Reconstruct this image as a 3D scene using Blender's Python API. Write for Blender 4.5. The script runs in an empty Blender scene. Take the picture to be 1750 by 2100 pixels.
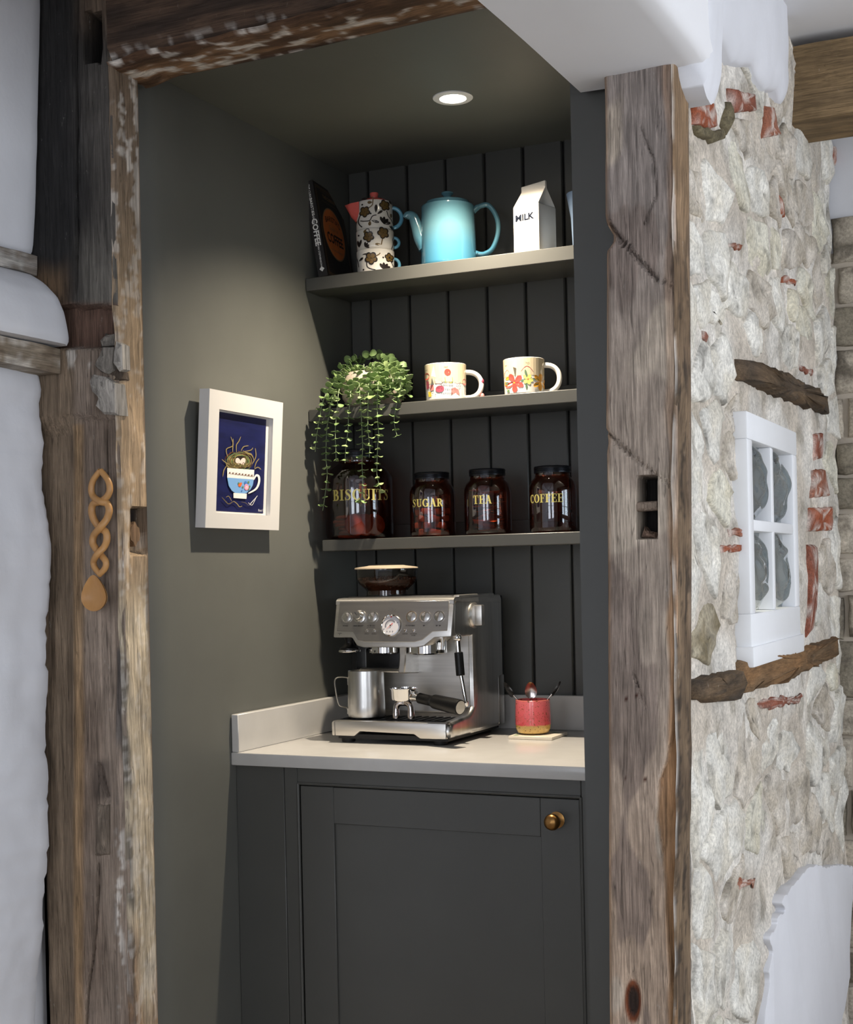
import bpy, bmesh, math, random
from mathutils import Vector, Matrix, noise
random.seed(7)
PI = math.pi
sc = bpy.context.scene
COL = sc.collection

# ------------------------------------------------------------------ camera
CAMZ = 1.33
YAW, ROLL, FOC, PX, PY = math.radians(25.1), math.radians(1.25), 2890.0, 875.0, 1176.0
cam_d = bpy.data.cameras.new('camera')
cam_d.sensor_fit = 'HORIZONTAL'; cam_d.sensor_width = 36.0
cam_d.lens = 36.0 * FOC / 1750.0
cam_d.shift_y = (PY - 1050.0) / 1750.0
cam_d.clip_start = 0.02
cam = bpy.data.objects.new('camera', cam_d); COL.objects.link(cam)
cam.matrix_world = Matrix.Translation((0, 0, CAMZ)) @ Matrix.Rotation(YAW, 4, 'Z') @ Matrix.Rotation(PI/2, 4, 'X') @ Matrix.Rotation(-ROLL, 4, 'Z')
sc.camera = cam

# ------------------------------------------------------------------ world, daylight, exposure
sc.view_settings.view_transform = 'Standard'; sc.view_settings.look = 'None'
sc.view_settings.gamma = 1.0; sc.view_settings.use_curve_mapping = False
sc.view_settings.exposure = 0.0
wd = bpy.data.worlds.new('daylight'); sc.world = wd; wd.use_nodes = True
bg = wd.node_tree.nodes['Background']
bg.inputs[0].default_value = (0.80, 0.90, 1.0, 1); bg.inputs[1].default_value = 1.0

def area_light(name, loc, rot, sx, sy, power, col):
    d = bpy.data.lights.new(name, 'AREA'); d.shape = 'RECTANGLE'; d.size = sx; d.size_y = sy
    d.energy = power; d.color = col
    o = bpy.data.objects.new(name, d); COL.objects.link(o); o.location = loc; o.rotation_euler = rot
    return o
# daylight standing in the three window openings of the room behind the camera
REAR_WIN = [(-1.55, -0.35), (0.45, 1.65)]          # x spans of rear windows
SIDE_WIN = [(-1.2, 0.2), (1.3, 3.5)]                # y spans of side windows
DAY = (0.91, 0.955, 1.03)
for x0, x1 in REAR_WIN:
    area_light('rear_window_daylight', ((x0+x1)/2, -3.46, 1.5), (PI/2, 0, 0), x1-x0, 1.7, 34, DAY)
for y0, y1 in SIDE_WIN:
    area_light('side_window_daylight', (2.96, (y0+y1)/2, 1.45), (0, PI/2, 0), 1.3, y1-y0, 30*1.3*(y1-y0), DAY)

# ------------------------------------------------------------------ helpers
def _ray(u, v):
    x = (u-PX)/FOC; y = -(v-PY)/FOC
    c, s = math.cos(ROLL), math.sin(ROLL)
    xr, yr = c*x+s*y, -s*x+c*y
    return Vector((-math.sin(YAW)+math.cos(YAW)*xr, math.cos(YAW)+math.sin(YAW)*xr, yr))
def at(u, v, axis, val):
    """world point seen at photo pixel (u,v) lying on the plane axis=val"""
    r = _ray(u, v); o = Vector((0, 0, CAMZ))
    t = (val-o[axis])/r[axis]
    return o + r*t
def cyl(uL, uR, v, Y):
    a = at(uL, v, 1, Y); b = at(uR, v, 1, Y); c = (a+b)/2
    th = math.atan2(-c.x, c.y)
    return c.x, (b.x-a.x)/2*math.cos(th)
def zat(u, v, Y): return at(u, v, 1, Y).z
def facing(x, y): return math.atan2(-x, y)          # rotation that turns local -Y to the camera side
def lin(c):
    c = c/255.0
    return c/12.92 if c <= 0.04045 else ((c+0.055)/1.055)**2.4
def S(r, g, b): return (lin(r), lin(g), lin(b))
def lerp(a, b, t): return a+(b-a)*t
def mixc(a, b, t): return tuple(lerp(x, y, t) for x, y in zip(a, b))
def sstep(a, b, x):
    t = max(0.0, min(1.0, (x-a)/(b-a))); return t*t*(3-2*t)
def interp(tab, x):
    if x <= tab[0][0]: return tab[0][1]
    for (x0, y0), (x1, y1) in zip(tab, tab[1:]):
        if x <= x1: return lerp(y0, y1, (x-x0)/(x1-x0))
    return tab[-1][1]
def nz(x, y, z): return noise.noise(Vector((x, y, z)))
def fbm(x, y, z, o=4): return noise.fractal(Vector((x, y, z)), 1.0, 2.0, o)
def smooth_path(pts, n=8):
    P = [Vector(p) for p in pts]; out = []
    for i in range(len(P)-1):
        p0 = P[max(i-1, 0)]; p1 = P[i]; p2 = P[i+1]; p3 = P[min(i+2, len(P)-1)]
        for k in range(n):
            t = k/n
            out.append(0.5*((2*p1)+(p2-p0)*t+(2*p0-5*p1+4*p2-p3)*t*t+(3*p1-p0-3*p2+p3)*t**3))
    out.append(P[-1]); return out

class MB:
    def __init__(s): s.v = []; s.f = []; s.m = []; s.c = None
    def add(s, vs, fs, m=0):
        b = len(s.v); s.v += [tuple(p) for p in vs]
        for f in fs: s.f.append([i+b for i in f]); s.m.append(m)
        return s
    def box(s, x0, x1, y0, y1, z0, z1, m=0):
        vs = [(x, y, z) for z in (z0, z1) for y in (y0, y1) for x in (x0, x1)]
        return s.add(vs, [(0,2,3,1),(4,5,7,6),(0,1,5,4),(2,6,7,3),(0,4,6,2),(1,3,7,5)], m)
    def lathe(s, prof, n=40, cx=0, cy=0, cz=0, m=0, a0=0, a1=2*PI, sx=1, sy=1):
        full = abs(a1-a0-2*PI) < 1e-6; k = n if full else n+1
        vs = []; fs = []
        for r, z in prof:
            for i in range(k):
                a = a0+(a1-a0)*i/n
                vs.append((cx+r*math.cos(a)*sx, cy+r*math.sin(a)*sy, cz+z))
        for j in range(len(prof)-1):
            for i in range(n):
                i2 = (i+1) % k
                fs.append((j*k+i, j*k+i2, (j+1)*k+i2, (j+1)*k+i))
        if full:
            if prof[0][0] > 1e-5: fs.append(tuple(reversed(range(k))))
            if prof[-1][0] > 1e-5: fs.append(tuple((len(prof)-1)*k+i for i in range(k)))
        return s.add(vs, fs, m)
    def shell(s, prof, n=40, m=0):                     # open vessel: profile without caps
        vs = []; fs = []
        for r, z in prof:
            for i in range(n):
                a = 2*PI*i/n; vs.append((r*math.cos(a), r*math.sin(a), z))
        for j in range(len(prof)-1):
            for i in range(n):
                i2 = (i+1) % n; fs.append((j*n+i, j*n+i2, (j+1)*n+i2, (j+1)*n+i))
        return s.add(vs, fs, m)
    def tube(s, pts, r, n=10, m=0, closed=False, flat=1.0, up=None):
        P = [Vector(p) for p in pts]; N = len(P)
        R = r if isinstance(r, (list, tuple)) else [r]*N
        vs = []; fs = []
        prev = None
        for i in range(N):
            if closed: t = P[(i+1) % N]-P[i-1]
            else: t = P[min(i+1, N-1)]-P[max(i-1, 0)]
            if t.length < 1e-9: t = Vector((0,0,1))
            t.normalize()
            if prev is None:
                a = Vector(up) if up is not None else (Vector((0,0,1)) if abs(t.z) < 0.9 else Vector((1,0,0)))
            else: a = prev
            a = (a-t*a.dot(t))
            if a.length < 1e-6: a = t.orthogonal()
            a.normalize(); b = t.cross(a); prev = a
            for k in range(n):
                g = 2*PI*k/n
                vs.append(P[i]+a*(math.cos(g)*R[i])+b*(math.sin(g)*R[i]*flat))
        L = N if closed else N-1
        for i in range(L):
            j = (i+1) % N
            for k in range(n):
                k2 = (k+1) % n; fs.append((i*n+k, i*n+k2, j*n+k2, j*n+k))
        if not closed:
            fs.append(tuple(reversed(range(n)))); fs.append(tuple((N-1)*n+k for k in range(n)))
        return s.add(vs, fs, m)
    def prism(s, outline, fn, d0, d1, m=0):           # outline [(a,b)], fn(a,b,d)->xyz
        n = len(outline)
        vs = [fn(a, b, d0) for a, b in outline]+[fn(a, b, d1) for a, b in outline]
        fs = [tuple(reversed(range(n))), tuple(range(n, 2*n))]
        for i in range(n):
            j = (i+1) % n; fs.append((i, j, n+j, n+i))
        return s.add(vs, fs, m)
    def grid(s, nu, nv, fn, m=0, flip=False):
        vs = [fn(i/nu, j/nv) for j in range(nv+1) for i in range(nu+1)]; fs = []
        for j in range(nv):
            for i in range(nu):
                a = j*(nu+1)+i; q = (a, a+1, a+nu+2, a+nu+1)
                fs.append(tuple(reversed(q)) if flip else q)
        return s.add(vs, fs, m)
    def ball(s, c, rx, ry=None, rz=None, n=16, k=10, m=0, rot=None):
        ry = ry or rx; rz = rz or rx
        vs = []; fs = []
        for j in range(k+1):
            t = PI*j/k
            for i in range(n):
                a = 2*PI*i/n
                p = Vector((rx*math.sin(t)*math.cos(a), ry*math.sin(t)*math.sin(a), rz*math.cos(t)))
                if rot is not None: p = rot @ p
                vs.append(p+Vector(c))
        for j in range(k):
            for i in range(n):
                i2 = (i+1) % n; fs.append((j*n+i, (j+1)*n+i, (j+1)*n+i2, j*n+i2))
        return s.add(vs, fs, m)
    def fan(s, pts, m=0):
        c = [sum(p[k] for p in pts)/len(pts) for k in range(3)]
        n = len(pts)
        return s.add(list(pts)+[c], [(i, (i+1) % n, n) for i in range(n)], m)
    def xf(s, M, start=0):
        for i in range(start, len(s.v)): s.v[i] = tuple(M @ Vector(s.v[i]))
        return s

def build(name, mb, mats, parent=None, loc=(0,0,0), rot=(0,0,0), smooth=True, bevel=None, ang=38, colors=None, recalc=True):
    me = bpy.data.meshes.new(name)
    me.from_pydata([tuple(p) for p in mb.v], [], mb.f)
    if not isinstance(mats, (list, tuple)): mats = [mats]
    for m_ in mats: me.materials.append(m_)
    if len(mats) > 1: me.polygons.foreach_set('material_index', mb.m)
    if colors is not None:
        ca = me.color_attributes.new('Tint', 'FLOAT_COLOR', 'POINT')
        flat = []
        for c in colors: flat += [c[0], c[1], c[2], 1.0]
        ca.data.foreach_set('color', flat)
    if recalc or bevel:
        bm = bmesh.new(); bm.from_mesh(me)
        if bevel:
            bmesh.ops.remove_doubles(bm, verts=bm.verts, dist=1e-6)
            bmesh.ops.recalc_face_normals(bm, faces=bm.faces)
            bm.normal_update()
            es = [e for e in bm.edges if len(e.link_faces) == 2 and e.calc_face_angle(0) > math.radians(30)]
            bmesh.ops.bevel(bm, geom=es, offset=bevel[0], segments=bevel[1], affect='EDGES', profile=0.5, clamp_overlap=True)
        else: bmesh.ops.recalc_face_normals(bm, faces=bm.faces)
        bm.to_mesh(me); bm.free()
    if smooth:
        me.polygons.foreach_set('use_smooth', [True]*len(me.polygons))
        me.set_sharp_from_angle(angle=math.radians(ang))
    me.update()
    o = bpy.data.objects.new(name, me); COL.objects.link(o)
    o.location = loc; o.rotation_euler = rot
    if parent is not None: o.parent = parent
    return o
def thing(name, label, cat, loc=(0,0,0), rz=0, group=None):
    o = bpy.data.objects.new(name, None); COL.objects.link(o); o.empty_display_size = 0.05
    o.location = loc; o.rotation_euler = (0, 0, rz)
    return tag(o, label, cat, group)
def tag(o, label, cat, group=None):
    o['label'] = label; o['category'] = cat
    if group: o['group'] = group
    return o
def struct(o): o['kind'] = 'structure'; return o

# ------------------------------------------------------------------ materials
def nt(name):
    m = bpy.data.materials.new(name); m.use_nodes = True
    t = m.node_tree; b = t.nodes['Principled BSDF']
    return m, t, b
def L(t, a, b): t.links.new(a, b)
def coord(t, scale=(1,1,1), kind='Object'):
    tc = t.nodes.new('ShaderNodeTexCoord'); mp = t.nodes.new('ShaderNodeMapping')
    mp.inputs['Scale'].default_value = scale; L(t, tc.outputs[kind], mp.inputs[0]); return mp.outputs[0]
def noise_n(t, vec, scale, detail=4, rough=0.55, dist=0.0):
    n = t.nodes.new('ShaderNodeTexNoise'); n.inputs['Scale'].default_value = scale
    n.inputs['Detail'].default_value = detail; n.inputs['Roughness'].default_value = rough
    n.inputs['Distortion'].default_value = dist
    L(t, vec, n.inputs['Vector']); return n.outputs['Fac']
def ramp(t, fac, stops):
    r = t.nodes.new('ShaderNodeValToRGB'); e = r.color_ramp.elements
    while len(e) < len(stops): e.new(0.5)
    for k, (p, c) in enumerate(stops):
        e[k].position = p; e[k].color = tuple(c)+(1,) if len(c) == 3 else c
    L(t, fac, r.inputs[0]); return r.outputs[0]
def mixn(t, fac, a, b, mode='MIX'):
    n = t.nodes.new('ShaderNodeMix'); n.data_type = 'RGBA'; n.blend_type = mode
    for sock, val in ((n.inputs[0], fac), (n.inputs[6], a), (n.inputs[7], b)):
        if hasattr(val, 'is_linked') or isinstance(val, bpy.types.NodeSocket): L(t, val, sock)
        elif isinstance(val, (int, float)): sock.default_value = val
        else: sock.default_value = tuple(val)+(1,)
    return n.outputs[2]
def bumpn(t, b, h, strength, dist=0.002):
    n = t.nodes.new('ShaderNodeBump'); n.inputs['Strength'].default_value = strength
    n.inputs['Distance'].default_value = dist; L(t, h, n.inputs['Height']); L(t, n.outputs[0], b.inputs['Normal'])
def pm(name, col, rough=0.5, metal=0.0, var=0.0, vscale=8, bump=0.0, bscale=60, bdist=0.001, stretch=(1,1,1), coat=0.0, spec=0.5, col2=None):
    m, t, b = nt(name)
    b.inputs['Base Color'].default_value = tuple(col)+(1,); b.inputs['Roughness'].default_value = rough
    b.inputs['Metallic'].default_value = metal; b.inputs['Specular IOR Level'].default_value = spec
    if coat: b.inputs['Coat Weight'].default_value = coat; b.inputs['Coat Roughness'].default_value = 0.04
    vec = coord(t, stretch)
    if var > 0:
        f = noise_n(t, vec, vscale, 4)
        lo = tuple(c*(1-var) for c in col); hi = tuple(min(1, c*(1+var)) for c in (col2 or col))
        L(t, ramp(t, f, [(0.3, lo), (0.7, hi)]), b.inputs['Base Color'])
    if bump > 0: bumpn(t, b, noise_n(t, vec, bscale, 5), bump, bdist)
    return m

PAINT = S(96, 97, 92)
m_paint = pm('grey_green_wall_paint', PAINT, 0.55, var=0.05, vscale=5, bump=0.10, bscale=90, bdist=0.0006)
m_paintw = pm('grey_green_wood_paint', S(74, 74, 71), 0.38, var=0.04, vscale=6, bump=0.04, bscale=120, bdist=0.0004)
m_white = pm('white_limewash', S(214, 215, 220), 0.75, var=0.05, vscale=3, bump=0.35, bscale=14, bdist=0.006)
m_whitec = pm('white_ceiling_paint', S(226, 226, 228), 0.7, var=0.03, vscale=2, bump=0.12, bscale=30, bdist=0.002)
m_gloss_white = pm('white_gloss_paint', S(235, 237, 240), 0.35, var=0.02, bump=0.05, bscale=40)
m_floor = pm('stone_floor', S(150, 140, 126), 0.55, var=0.15, vscale=4)
m_quartz = pm('white_quartz', S(192, 190, 187), 0.22, var=0.04, vscale=12)
m_steel = pm('brushed_steel', (0.66, 0.64, 0.61), 0.36, 1.0, var=0.10, vscale=3, bump=0.06, bscale=70, bdist=0.0003, stretch=(1.5, 8, 30))
m_steel_v = pm('brushed_steel_upright', (0.62, 0.61, 0.59), 0.30, 1.0, var=0.12, vscale=3, bump=0.05, bscale=70, bdist=0.0003, stretch=(20, 20, 0.6))
m_chrome = pm('chrome', (0.80, 0.79, 0.78), 0.07, 1.0)
m_chromed = pm('dark_chrome', (0.42, 0.38, 0.36), 0.12, 1.0)
m_black = pm('black_plastic', S(14, 14, 15), 0.36, spec=0.3)
m_blackm = pm('black_matt', S(16, 16, 17), 0.6)
m_lid = pm('black_metal_lid', S(40, 42, 48), 0.3, 0.6)
m_brass = pm('aged_brass', S(150, 112, 66), 0.34, 1.0, var=0.35, vscale=40)
m_frame = pm('picture_frame_white', S(212, 210, 208), 0.4)
m_panel = pm('panel_steel', (0.40, 0.385, 0.365), 0.33, 1.0, var=0.08, vscale=3, stretch=(1.5, 8, 30))
m_gold = pm('gold_lettering', S(205, 190, 110), 0.35, 0.35)
m_ink = pm('panel_ink', S(50, 50, 52), 0.5)
m_wht = pm('white_print', S(238, 236, 230), 0.5)
m_green = pm('print_green', S(70, 130, 80), 0.4)

def tint_mat(name, gstretch, gscale, lo, hi, rough=0.8, bump=0.6, bdist=0.003, fleck=0.0, crack=0.0, gain=1.0):
    """albedo comes from the vertex tint, broken up by procedural grain"""
    m, t, b = nt(name)
    b.inputs['Roughness'].default_value = rough; b.inputs['Specular IOR Level'].default_value = 0.25
    a = t.nodes.new('ShaderNodeVertexColor'); a.layer_name = 'Tint'
    v = coord(t, gstretch); g = noise_n(t, v, gscale, 6, 0.65, 0.6)
    c = mixn(t, 1.0, a.outputs[0], ramp(t, g, [(0.28, (lo,)*3), (0.72, (hi,)*3)]), 'MULTIPLY')
    v2 = coord(t, (1,1,1)); g2 = noise_n(t, v2, 9, 5, 0.6)
    c = mixn(t, 1.0, c, ramp(t, g2, [(0.3, (0.84*gain,)*3), (0.7, (1.35*gain,)*3)]), 'MULTIPLY')
    fg = noise_n(t, coord(t, tuple(k*0.5 if k < 1 else k for k in gstretch)), gscale*3.2, 4, 0.7)
    c = mixn(t, 1.0, c, ramp(t, fg, [(0.30, (0.62,)*3), (0.62, (1.14,)*3)]), 'MULTIPLY')
    if crack > 0:
        ck = noise_n(t, coord(t, tuple(k*0.5 if k < 1 else k for k in gstretch)), gscale*0.42, 3, 0.5, 0.3)
        cm = ramp(t, ck, [(0.488, (1, 1, 1)), (0.5, (1-crack,)*3), (0.512, (1, 1, 1))])
        c = mixn(t, 1.0, c, cm, 'MULTIPLY')
    if fleck > 0:
        f = noise_n(t, coord(t, (3, 3, 1)), 22, 8, 0.75)
        f2 = ramp(t, f, [(0.64, (0,0,0)), (0.70, (1,1,1))])
        mn = t.nodes.new('ShaderNodeMath'); mn.operation = 'MULTIPLY'; mn.inputs[1].default_value = fleck
        L(t, f2, mn.inputs[0])
        c = mixn(t, mn.outputs[0], c, S(205, 200, 192))
    L(t, c, b.inputs['Base Color'])
    bumpn(t, b, g, bump, bdist)
    return m
m_timber = tint_mat('weathered_oak_upright', (1, 1, 0.06), 130, 0.55, 1.35, 0.85, 0.9, 0.004, 0.35, 0.5)
m_timberx = tint_mat('weathered_oak_level', (0.06, 1, 1), 130, 0.6, 1.3, 0.8, 0.7, 0.003, 0.22, 0.4)
m_timbery = tint_mat('weathered_oak_depth', (1, 0.06, 1), 130, 0.6, 1.3, 0.85, 0.7, 0.003, 0.25)
m_stone = tint_mat('limewashed_stone', (1, 1, 1), 40, 0.80, 1.12, 0.9, 0.7, 0.005, 0.12, 0.0, 0.84)
m_brick = tint_mat('worn_red_brick', (1, 1, 1), 90, 0.6, 1.25, 0.92, 0.8, 0.004, 0.5, 0.0, 0.9)

def thin_glass(name, tint, f0, rough=0.03, bump=0.0, gcol=(1, 1, 1)):
    """single-walled glass: tinted see-through body with a mirror film that grows towards grazing angles"""
    m = bpy.data.materials.new(name); m.use_nodes = True; t = m.node_tree; t.nodes.clear(); N = t.nodes.new
    o = N('ShaderNodeOutputMaterial'); mx = N('ShaderNodeMixShader'); tr = N('ShaderNodeBsdfTransparent'); gl = N('ShaderNodeBsdfGlossy'); lw = N('ShaderNodeLayerWeight')
    lw.inputs['Blend'].default_value = 0.5; tr.inputs[0].default_value = tuple(tint)+(1,); gl.inputs['Roughness'].default_value = rough; gl.inputs[0].default_value = tuple(gcol)+(1,)
    p = N('ShaderNodeMath'); p.operation = 'POWER'; p.inputs[1].default_value = 5.0; L(t, lw.outputs['Facing'], p.inputs[0])
    q = N('ShaderNodeMath'); q.operation = 'MULTIPLY_ADD'; q.inputs[1].default_value = 1-f0; q.inputs[2].default_value = f0; L(t, p.outputs[0], q.inputs[0])
    if bump > 0:
        bp = N('ShaderNodeBump'); bp.inputs['Strength'].default_value = bump; bp.inputs['Distance'].default_value = 0.002
        L(t, noise_n(t, coord(t, (1, 1, 0.35)), 28, 2), bp.inputs['Height']); L(t, bp.outputs[0], gl.inputs['Normal'])
    L(t, q.outputs[0], mx.inputs[0]); L(t, tr.outputs[0], mx.inputs[1]); L(t, gl.outputs[0], mx.inputs[2]); L(t, mx.outputs[0], o.inputs[0])
    return m

# ------------------------------------------------------------------ text cache (built-in font)
def make_text(strings):
    out = {}; objs = []
    for s in strings:
        cu = bpy.data.curves.new('print', 'FONT'); cu.body = s; cu.size = 1.0; cu.resolution_u = 2
        cu.align_x = 'CENTER'; cu.align_y = 'CENTER'
        if s.isupper(): cu.offset = 0.032 if s in ('MILK', 'COFFEE') else 0.012
        o = bpy.data.objects.new('print', cu); COL.objects.link(o); objs.append((s, o, cu))
    dg = bpy.context.evaluated_depsgraph_get()
    for s, o, cu in objs:
        me = bpy.data.meshes.new_from_object(o.evaluated_get(dg))
        out[s] = ([tuple(v.co) for v in me.vertices], [tuple(p.vertices) for p in me.polygons])
        bpy.data.meshes.remove(me)
    for s, o, cu in objs:
        bpy.data.objects.remove(o); bpy.data.curves.remove(cu)
    return out
TXT = make_text(["MILK", "COFFEE", "BARISTA'S", "Guide to", "THE CURIOUS", "POWER", "GRIND AMOUNT", "FILTER SIZE", "PROGRAMME",
                 "SINGLE", "DOUBLE", "CLEAN ME", "HOT WATER", "STEAM", "TRISTAN STEPHENSON", "TAMPER", "Roz C"])
def put_text(mb, s, size, fn, m=0, sx=1.0):
    vs, fs = TXT[s]; mb.add([fn(x*size*sx, y*size) for x, y, z in vs], fs, m)

# ================================================================== SETTING
XW, YB, ZC = -1.81, 3.42, 2.425           # alcove left wall, back wall, ceiling
ZR = 2.64                                  # room ceiling
XR = -0.83                                 # alcove right wall
floor = struct(build('floor', MB().box(-2.4, 3.1, -3.7, 4.6, -0.1, 0.0), m_floor))
struct(build('ceiling_room', MB().box(-2.4, 3.1, -3.7, 4.6, ZR, ZR+0.12), m_whitec))
struct(build('ceiling', MB().box(-1.95, -0.76, 2.455, 3.5, ZC, ZC+0.06), m_paint))
# left alcove wall with rounded plaster return
def wl_outline():
    o = [(XW-0.16, YB+0.08), (XW, YB+0.08), (XW, 2.540)]
    R = 0.112
    for k in range(1, 13):
        a = PI/2*k/12
        o.append((XW-R+R*math.cos(a), 2.540-R*math.sin(a)))
    o.append((XW-0.16, 2.428)); return o
mb = MB()
zs = [0.0]+[0.02+0.1*k for k in range(24)]+[ZC+0.03]
OL = wl_outline(); nO = len(OL)
for k, z in enumerate(zs):
    for i, (x, y) in enumerate(OL):
        w_ = 0.004*nz(y*3, z*2.3, 1.7)+0.002*nz(y*9, z*8, 4.0) if i in range(2, nO-1) else 0
        mb.v.append((x+w_, y, z))
for k in range(len(zs)-1):
    for i in range(nO):
        j = (i+1) % nO; mb.f.append([k*nO+i, k*nO+j, (k+1)*nO+j, (k+1)*nO+i]); mb.m.append(0)
struct(build('wall_left', mb, m_paint, ang=50))
# back wall with tongue and groove boards
wb = struct(build('wall_back', MB().box(XW-0.1, -0.7, YB+0.004, YB+0.09, 0.0, ZC+0.05), m_paintw))
gx = [XW, -1.748, -1.630, -1.517, -1.405, -1.297, -1.188, -1.079, -0.970, -0.861, XR]
for a, b in zip(gx, gx[1:]):
    m_ = MB().box(a+0.0022, b-0.0022, YB-0.012, YB+0.006, 0.9, ZC+0.02)
    build('board', m_, m_paintw, parent=wb, bevel=(0.0035, 1))
# right wall of the alcove: painted lining with its front edge beside the post
HY0, HY1, HZ0, HZ1 = 2.94, 3.40, 1.19, 1.62     # the little window passes through to the stone side
mb = MB(); mb.box(XR, -0.725, 2.43, HY0, 0.0, ZC+0.05); mb.box(XR, -0.725, HY1, YB+0.08, 0.0, ZC+0.05)
mb.box(XR, -0.725, HY0, HY1, 0.0, HZ0); mb.box(XR, -0.725, HY0, HY1, HZ1, ZC+0.05)
struct(build('wall_right', mb, m_paintw))

# room shell behind the camera
def window_wall(name, spans, fixed, axis, lo, hi, z0=0.8, z1=2.1, thick=0.2):
    if axis == 'x': z0, z1 = 0.65, 2.35
    """a wall along axis ('x' or 'y') with openings for the windows"""
    mb = MB()
    def bx(a, b, za, zb):
        if axis == 'x': mb.box(a, b, fixed-thick, fixed, za, zb)
        else: mb.box(fixed, fixed+thick, a, b, za, zb)
    bx(lo, hi, 0, z0); bx(lo, hi, z1, ZR)
    e = lo
    for a, b in spans: bx(e, a, z0, z1); e = b
    bx(e, hi, z0, z1)
    return struct(build(name, mb, m_white))
window_wall('wall_rear', REAR_WIN, -3.3, 'x', -2.4, 3.1)
window_wall('wall_side', SIDE_WIN, 2.8, 'y', -3.5, 4.6)
wn = 2
for axis, spans in (('x', REAR_WIN), ('y', SIDE_WIN)):
    for a, b in spans:
        mb = MB(); w = b-a
        def bx(p, q, za, zb, d=0.03):
            if axis == 'x': mb.box(p, q, -3.42, -3.42+d, za, zb)
            else: mb.box(2.92-d, 2.92, p, q, za, zb)
        q0, q1 = (0.65, 2.35) if axis == 'x' else (0.8, 2.1)
        bx(a, a+0.06, q0, q1); bx(b-0.06, b, q0, q1); bx(a, b, q0, q0+0.06); bx(a, b, q1-0.06, q1)
        for k in (1, 2): bx(a+w*k/3-0.025, a+w*k/3+0.025, q0, q1)
        bx(a, b, 1.45, 1.475)
        struct(build('window_%d' % wn, mb, m_gloss_white)); wn += 1

# far wall of the passage (behind the stone wall)
wf = struct(build('wall_far', MB().box(-0.9, 3.1, 4.16, 4.4, 0.0, ZR), m_white))
# ================================================================== TIMBERS
def proj(P):
    dx, dy, dz = P[0], P[1], P[2]-CAMZ
    d = -math.sin(YAW)*dx+math.cos(YAW)*dy
    xr = (math.cos(YAW)*dx+math.sin(YAW)*dy)/d; yr = dz/d
    c, s = math.cos(ROLL), math.sin(ROLL)
    return PX+FOC*(c*xr-s*yr), PY-FOC*(s*xr+c*yr)
def timber(axis, s0, s1, ds, sect, shape, color):
    """beam along an axis. sect(s)->(a0,a1,b0,b1) section; shape(face,P,n)->P ; color(face,P)->rgb
       a, b are the two other axes in order; faces: 0 = b0 side, 1 = a1 side, 2 = b1 side, 3 = a0 side"""
    N = max(2, int(round((s1-s0)/ds))); mb = MB(); cols = []
    oth = [k for k in (0, 1, 2) if k != axis]
    na, nb = sect.na, sect.nb
    for k in range(N+1):
        s_ = lerp(s0, s1, k/N); a0, a1, b0, b1 = sect(s_)
        ring = [(lerp(a0, a1, i/na), b0, 0, i/na) for i in range(na)]+[(a1, lerp(b0, b1, i/nb), 1, i/nb) for i in range(nb)] + \
               [(lerp(a1, a0, i/4), b1, 2, i/4) for i in range(4)]+[(a0, lerp(b1, b0, i/sect.n3), 3, i/sect.n3) for i in range(sect.n3)]
        for a, b, f, t in ring:
            P = [0, 0, 0]; P[axis] = s_; P[oth[0]] = a; P[oth[1]] = b
            P2 = shape(f, t, Vector(P)); mb.v.append(tuple(P2)); cols.append(color(f, t, Vector(P)))
        n = len(ring)
    for k in range(N):
        for i in range(n):
            j = (i+1) % n; mb.f.append([k*n+i, k*n+j, (k+1)*n+j, (k+1)*n+i]); mb.m.append(0)
    mb.f.append(list(range(n))); mb.m.append(0); mb.f.append([N*n+i for i in range(n)]); mb.m.append(0)
    return mb, cols
class Sect:
    def __init__(s, fn, na, nb, n3=4): s.fn = fn; s.na = na; s.nb = nb; s.n3 = n3
    def __call__(s, x): return s.fn(x)
def box_mask(u, v, u0, u1, v0, v1, e=2.0):
    return sstep(u0-e, u0+e, u)*sstep(u1+e, u1-e, u)*sstep(v0-e, v0+e, v)*sstep(v1+e, v1-e, v)

# ---- left post
LPF = 2.34
def lp_shape(f, t, P):
    u, v = proj(P); x, y, z = P
    w = 0.0035*fbm(x*7, z*3, 0.3, 3)+0.0022*nz(x*60, z*6, 2.0)+0.0013*nz(x*150, z*16, 5.0)
    if f == 0:
        d = w
        d += 0.0022*abs(nz(x*95, z*5, 7.0))*sstep(560, 800, v)
        e = min(t, 1-t); d += 0.012*math.exp(-e/0.02)
        d += 0.060*box_mask(u, v, 174, 206, 27, 126)
        d += 0.022*box_mask(u, v, 60, 243, 628, 713)
        d += 0.009*box_mask(u, v, 158, 236, 858, 2200, 3)
        d += 0.020*sstep(162, 120, u)*sstep(850, 900, v)
        d -= 0.006*box_mask(u, v, 120, 200, 715, 853)
        cr = 157+5*nz(z*6, 3, 0)
        d += 0.012*math.exp(-((u-cr)/2.2)**2)*sstep(630, 560, v)
        cr = 214+3*nz(z*9, 5, 0); d += 0.012*math.exp(-((u-cr)/1.8)**2)*box_mask(u, v, 200, 230, 858, 985, 8)
        cr = interp([(1765, 196), (1850, 194), (1950, 188), (2020, 176), (2100, 170)], v)
        d += 0.014*math.exp(-((u-cr)/2.0)**2)*sstep(1765, 1785, v)
        d += 0.012*math.exp(-(((u-205-0.25*(v-1600))/5)**2))*box_mask(u, v, 180, 225, 1570, 1640, 6)
        return Vector((x+0.004*nz(3, z*9, 1)*(t > 0.97), y+d, z))
    if f == 1:
        d = w+0.004*nz(y*30, z*14, 3)
        d -= 0.0
        d += 0.030*box_mask(u, v, 272, 300, 1042, 1135, 4)
        d += 0.010*math.exp(-t/0.06)
        return Vector((x-d, y, z))
    return P
WPAT = S(214, 208, 200)
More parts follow.
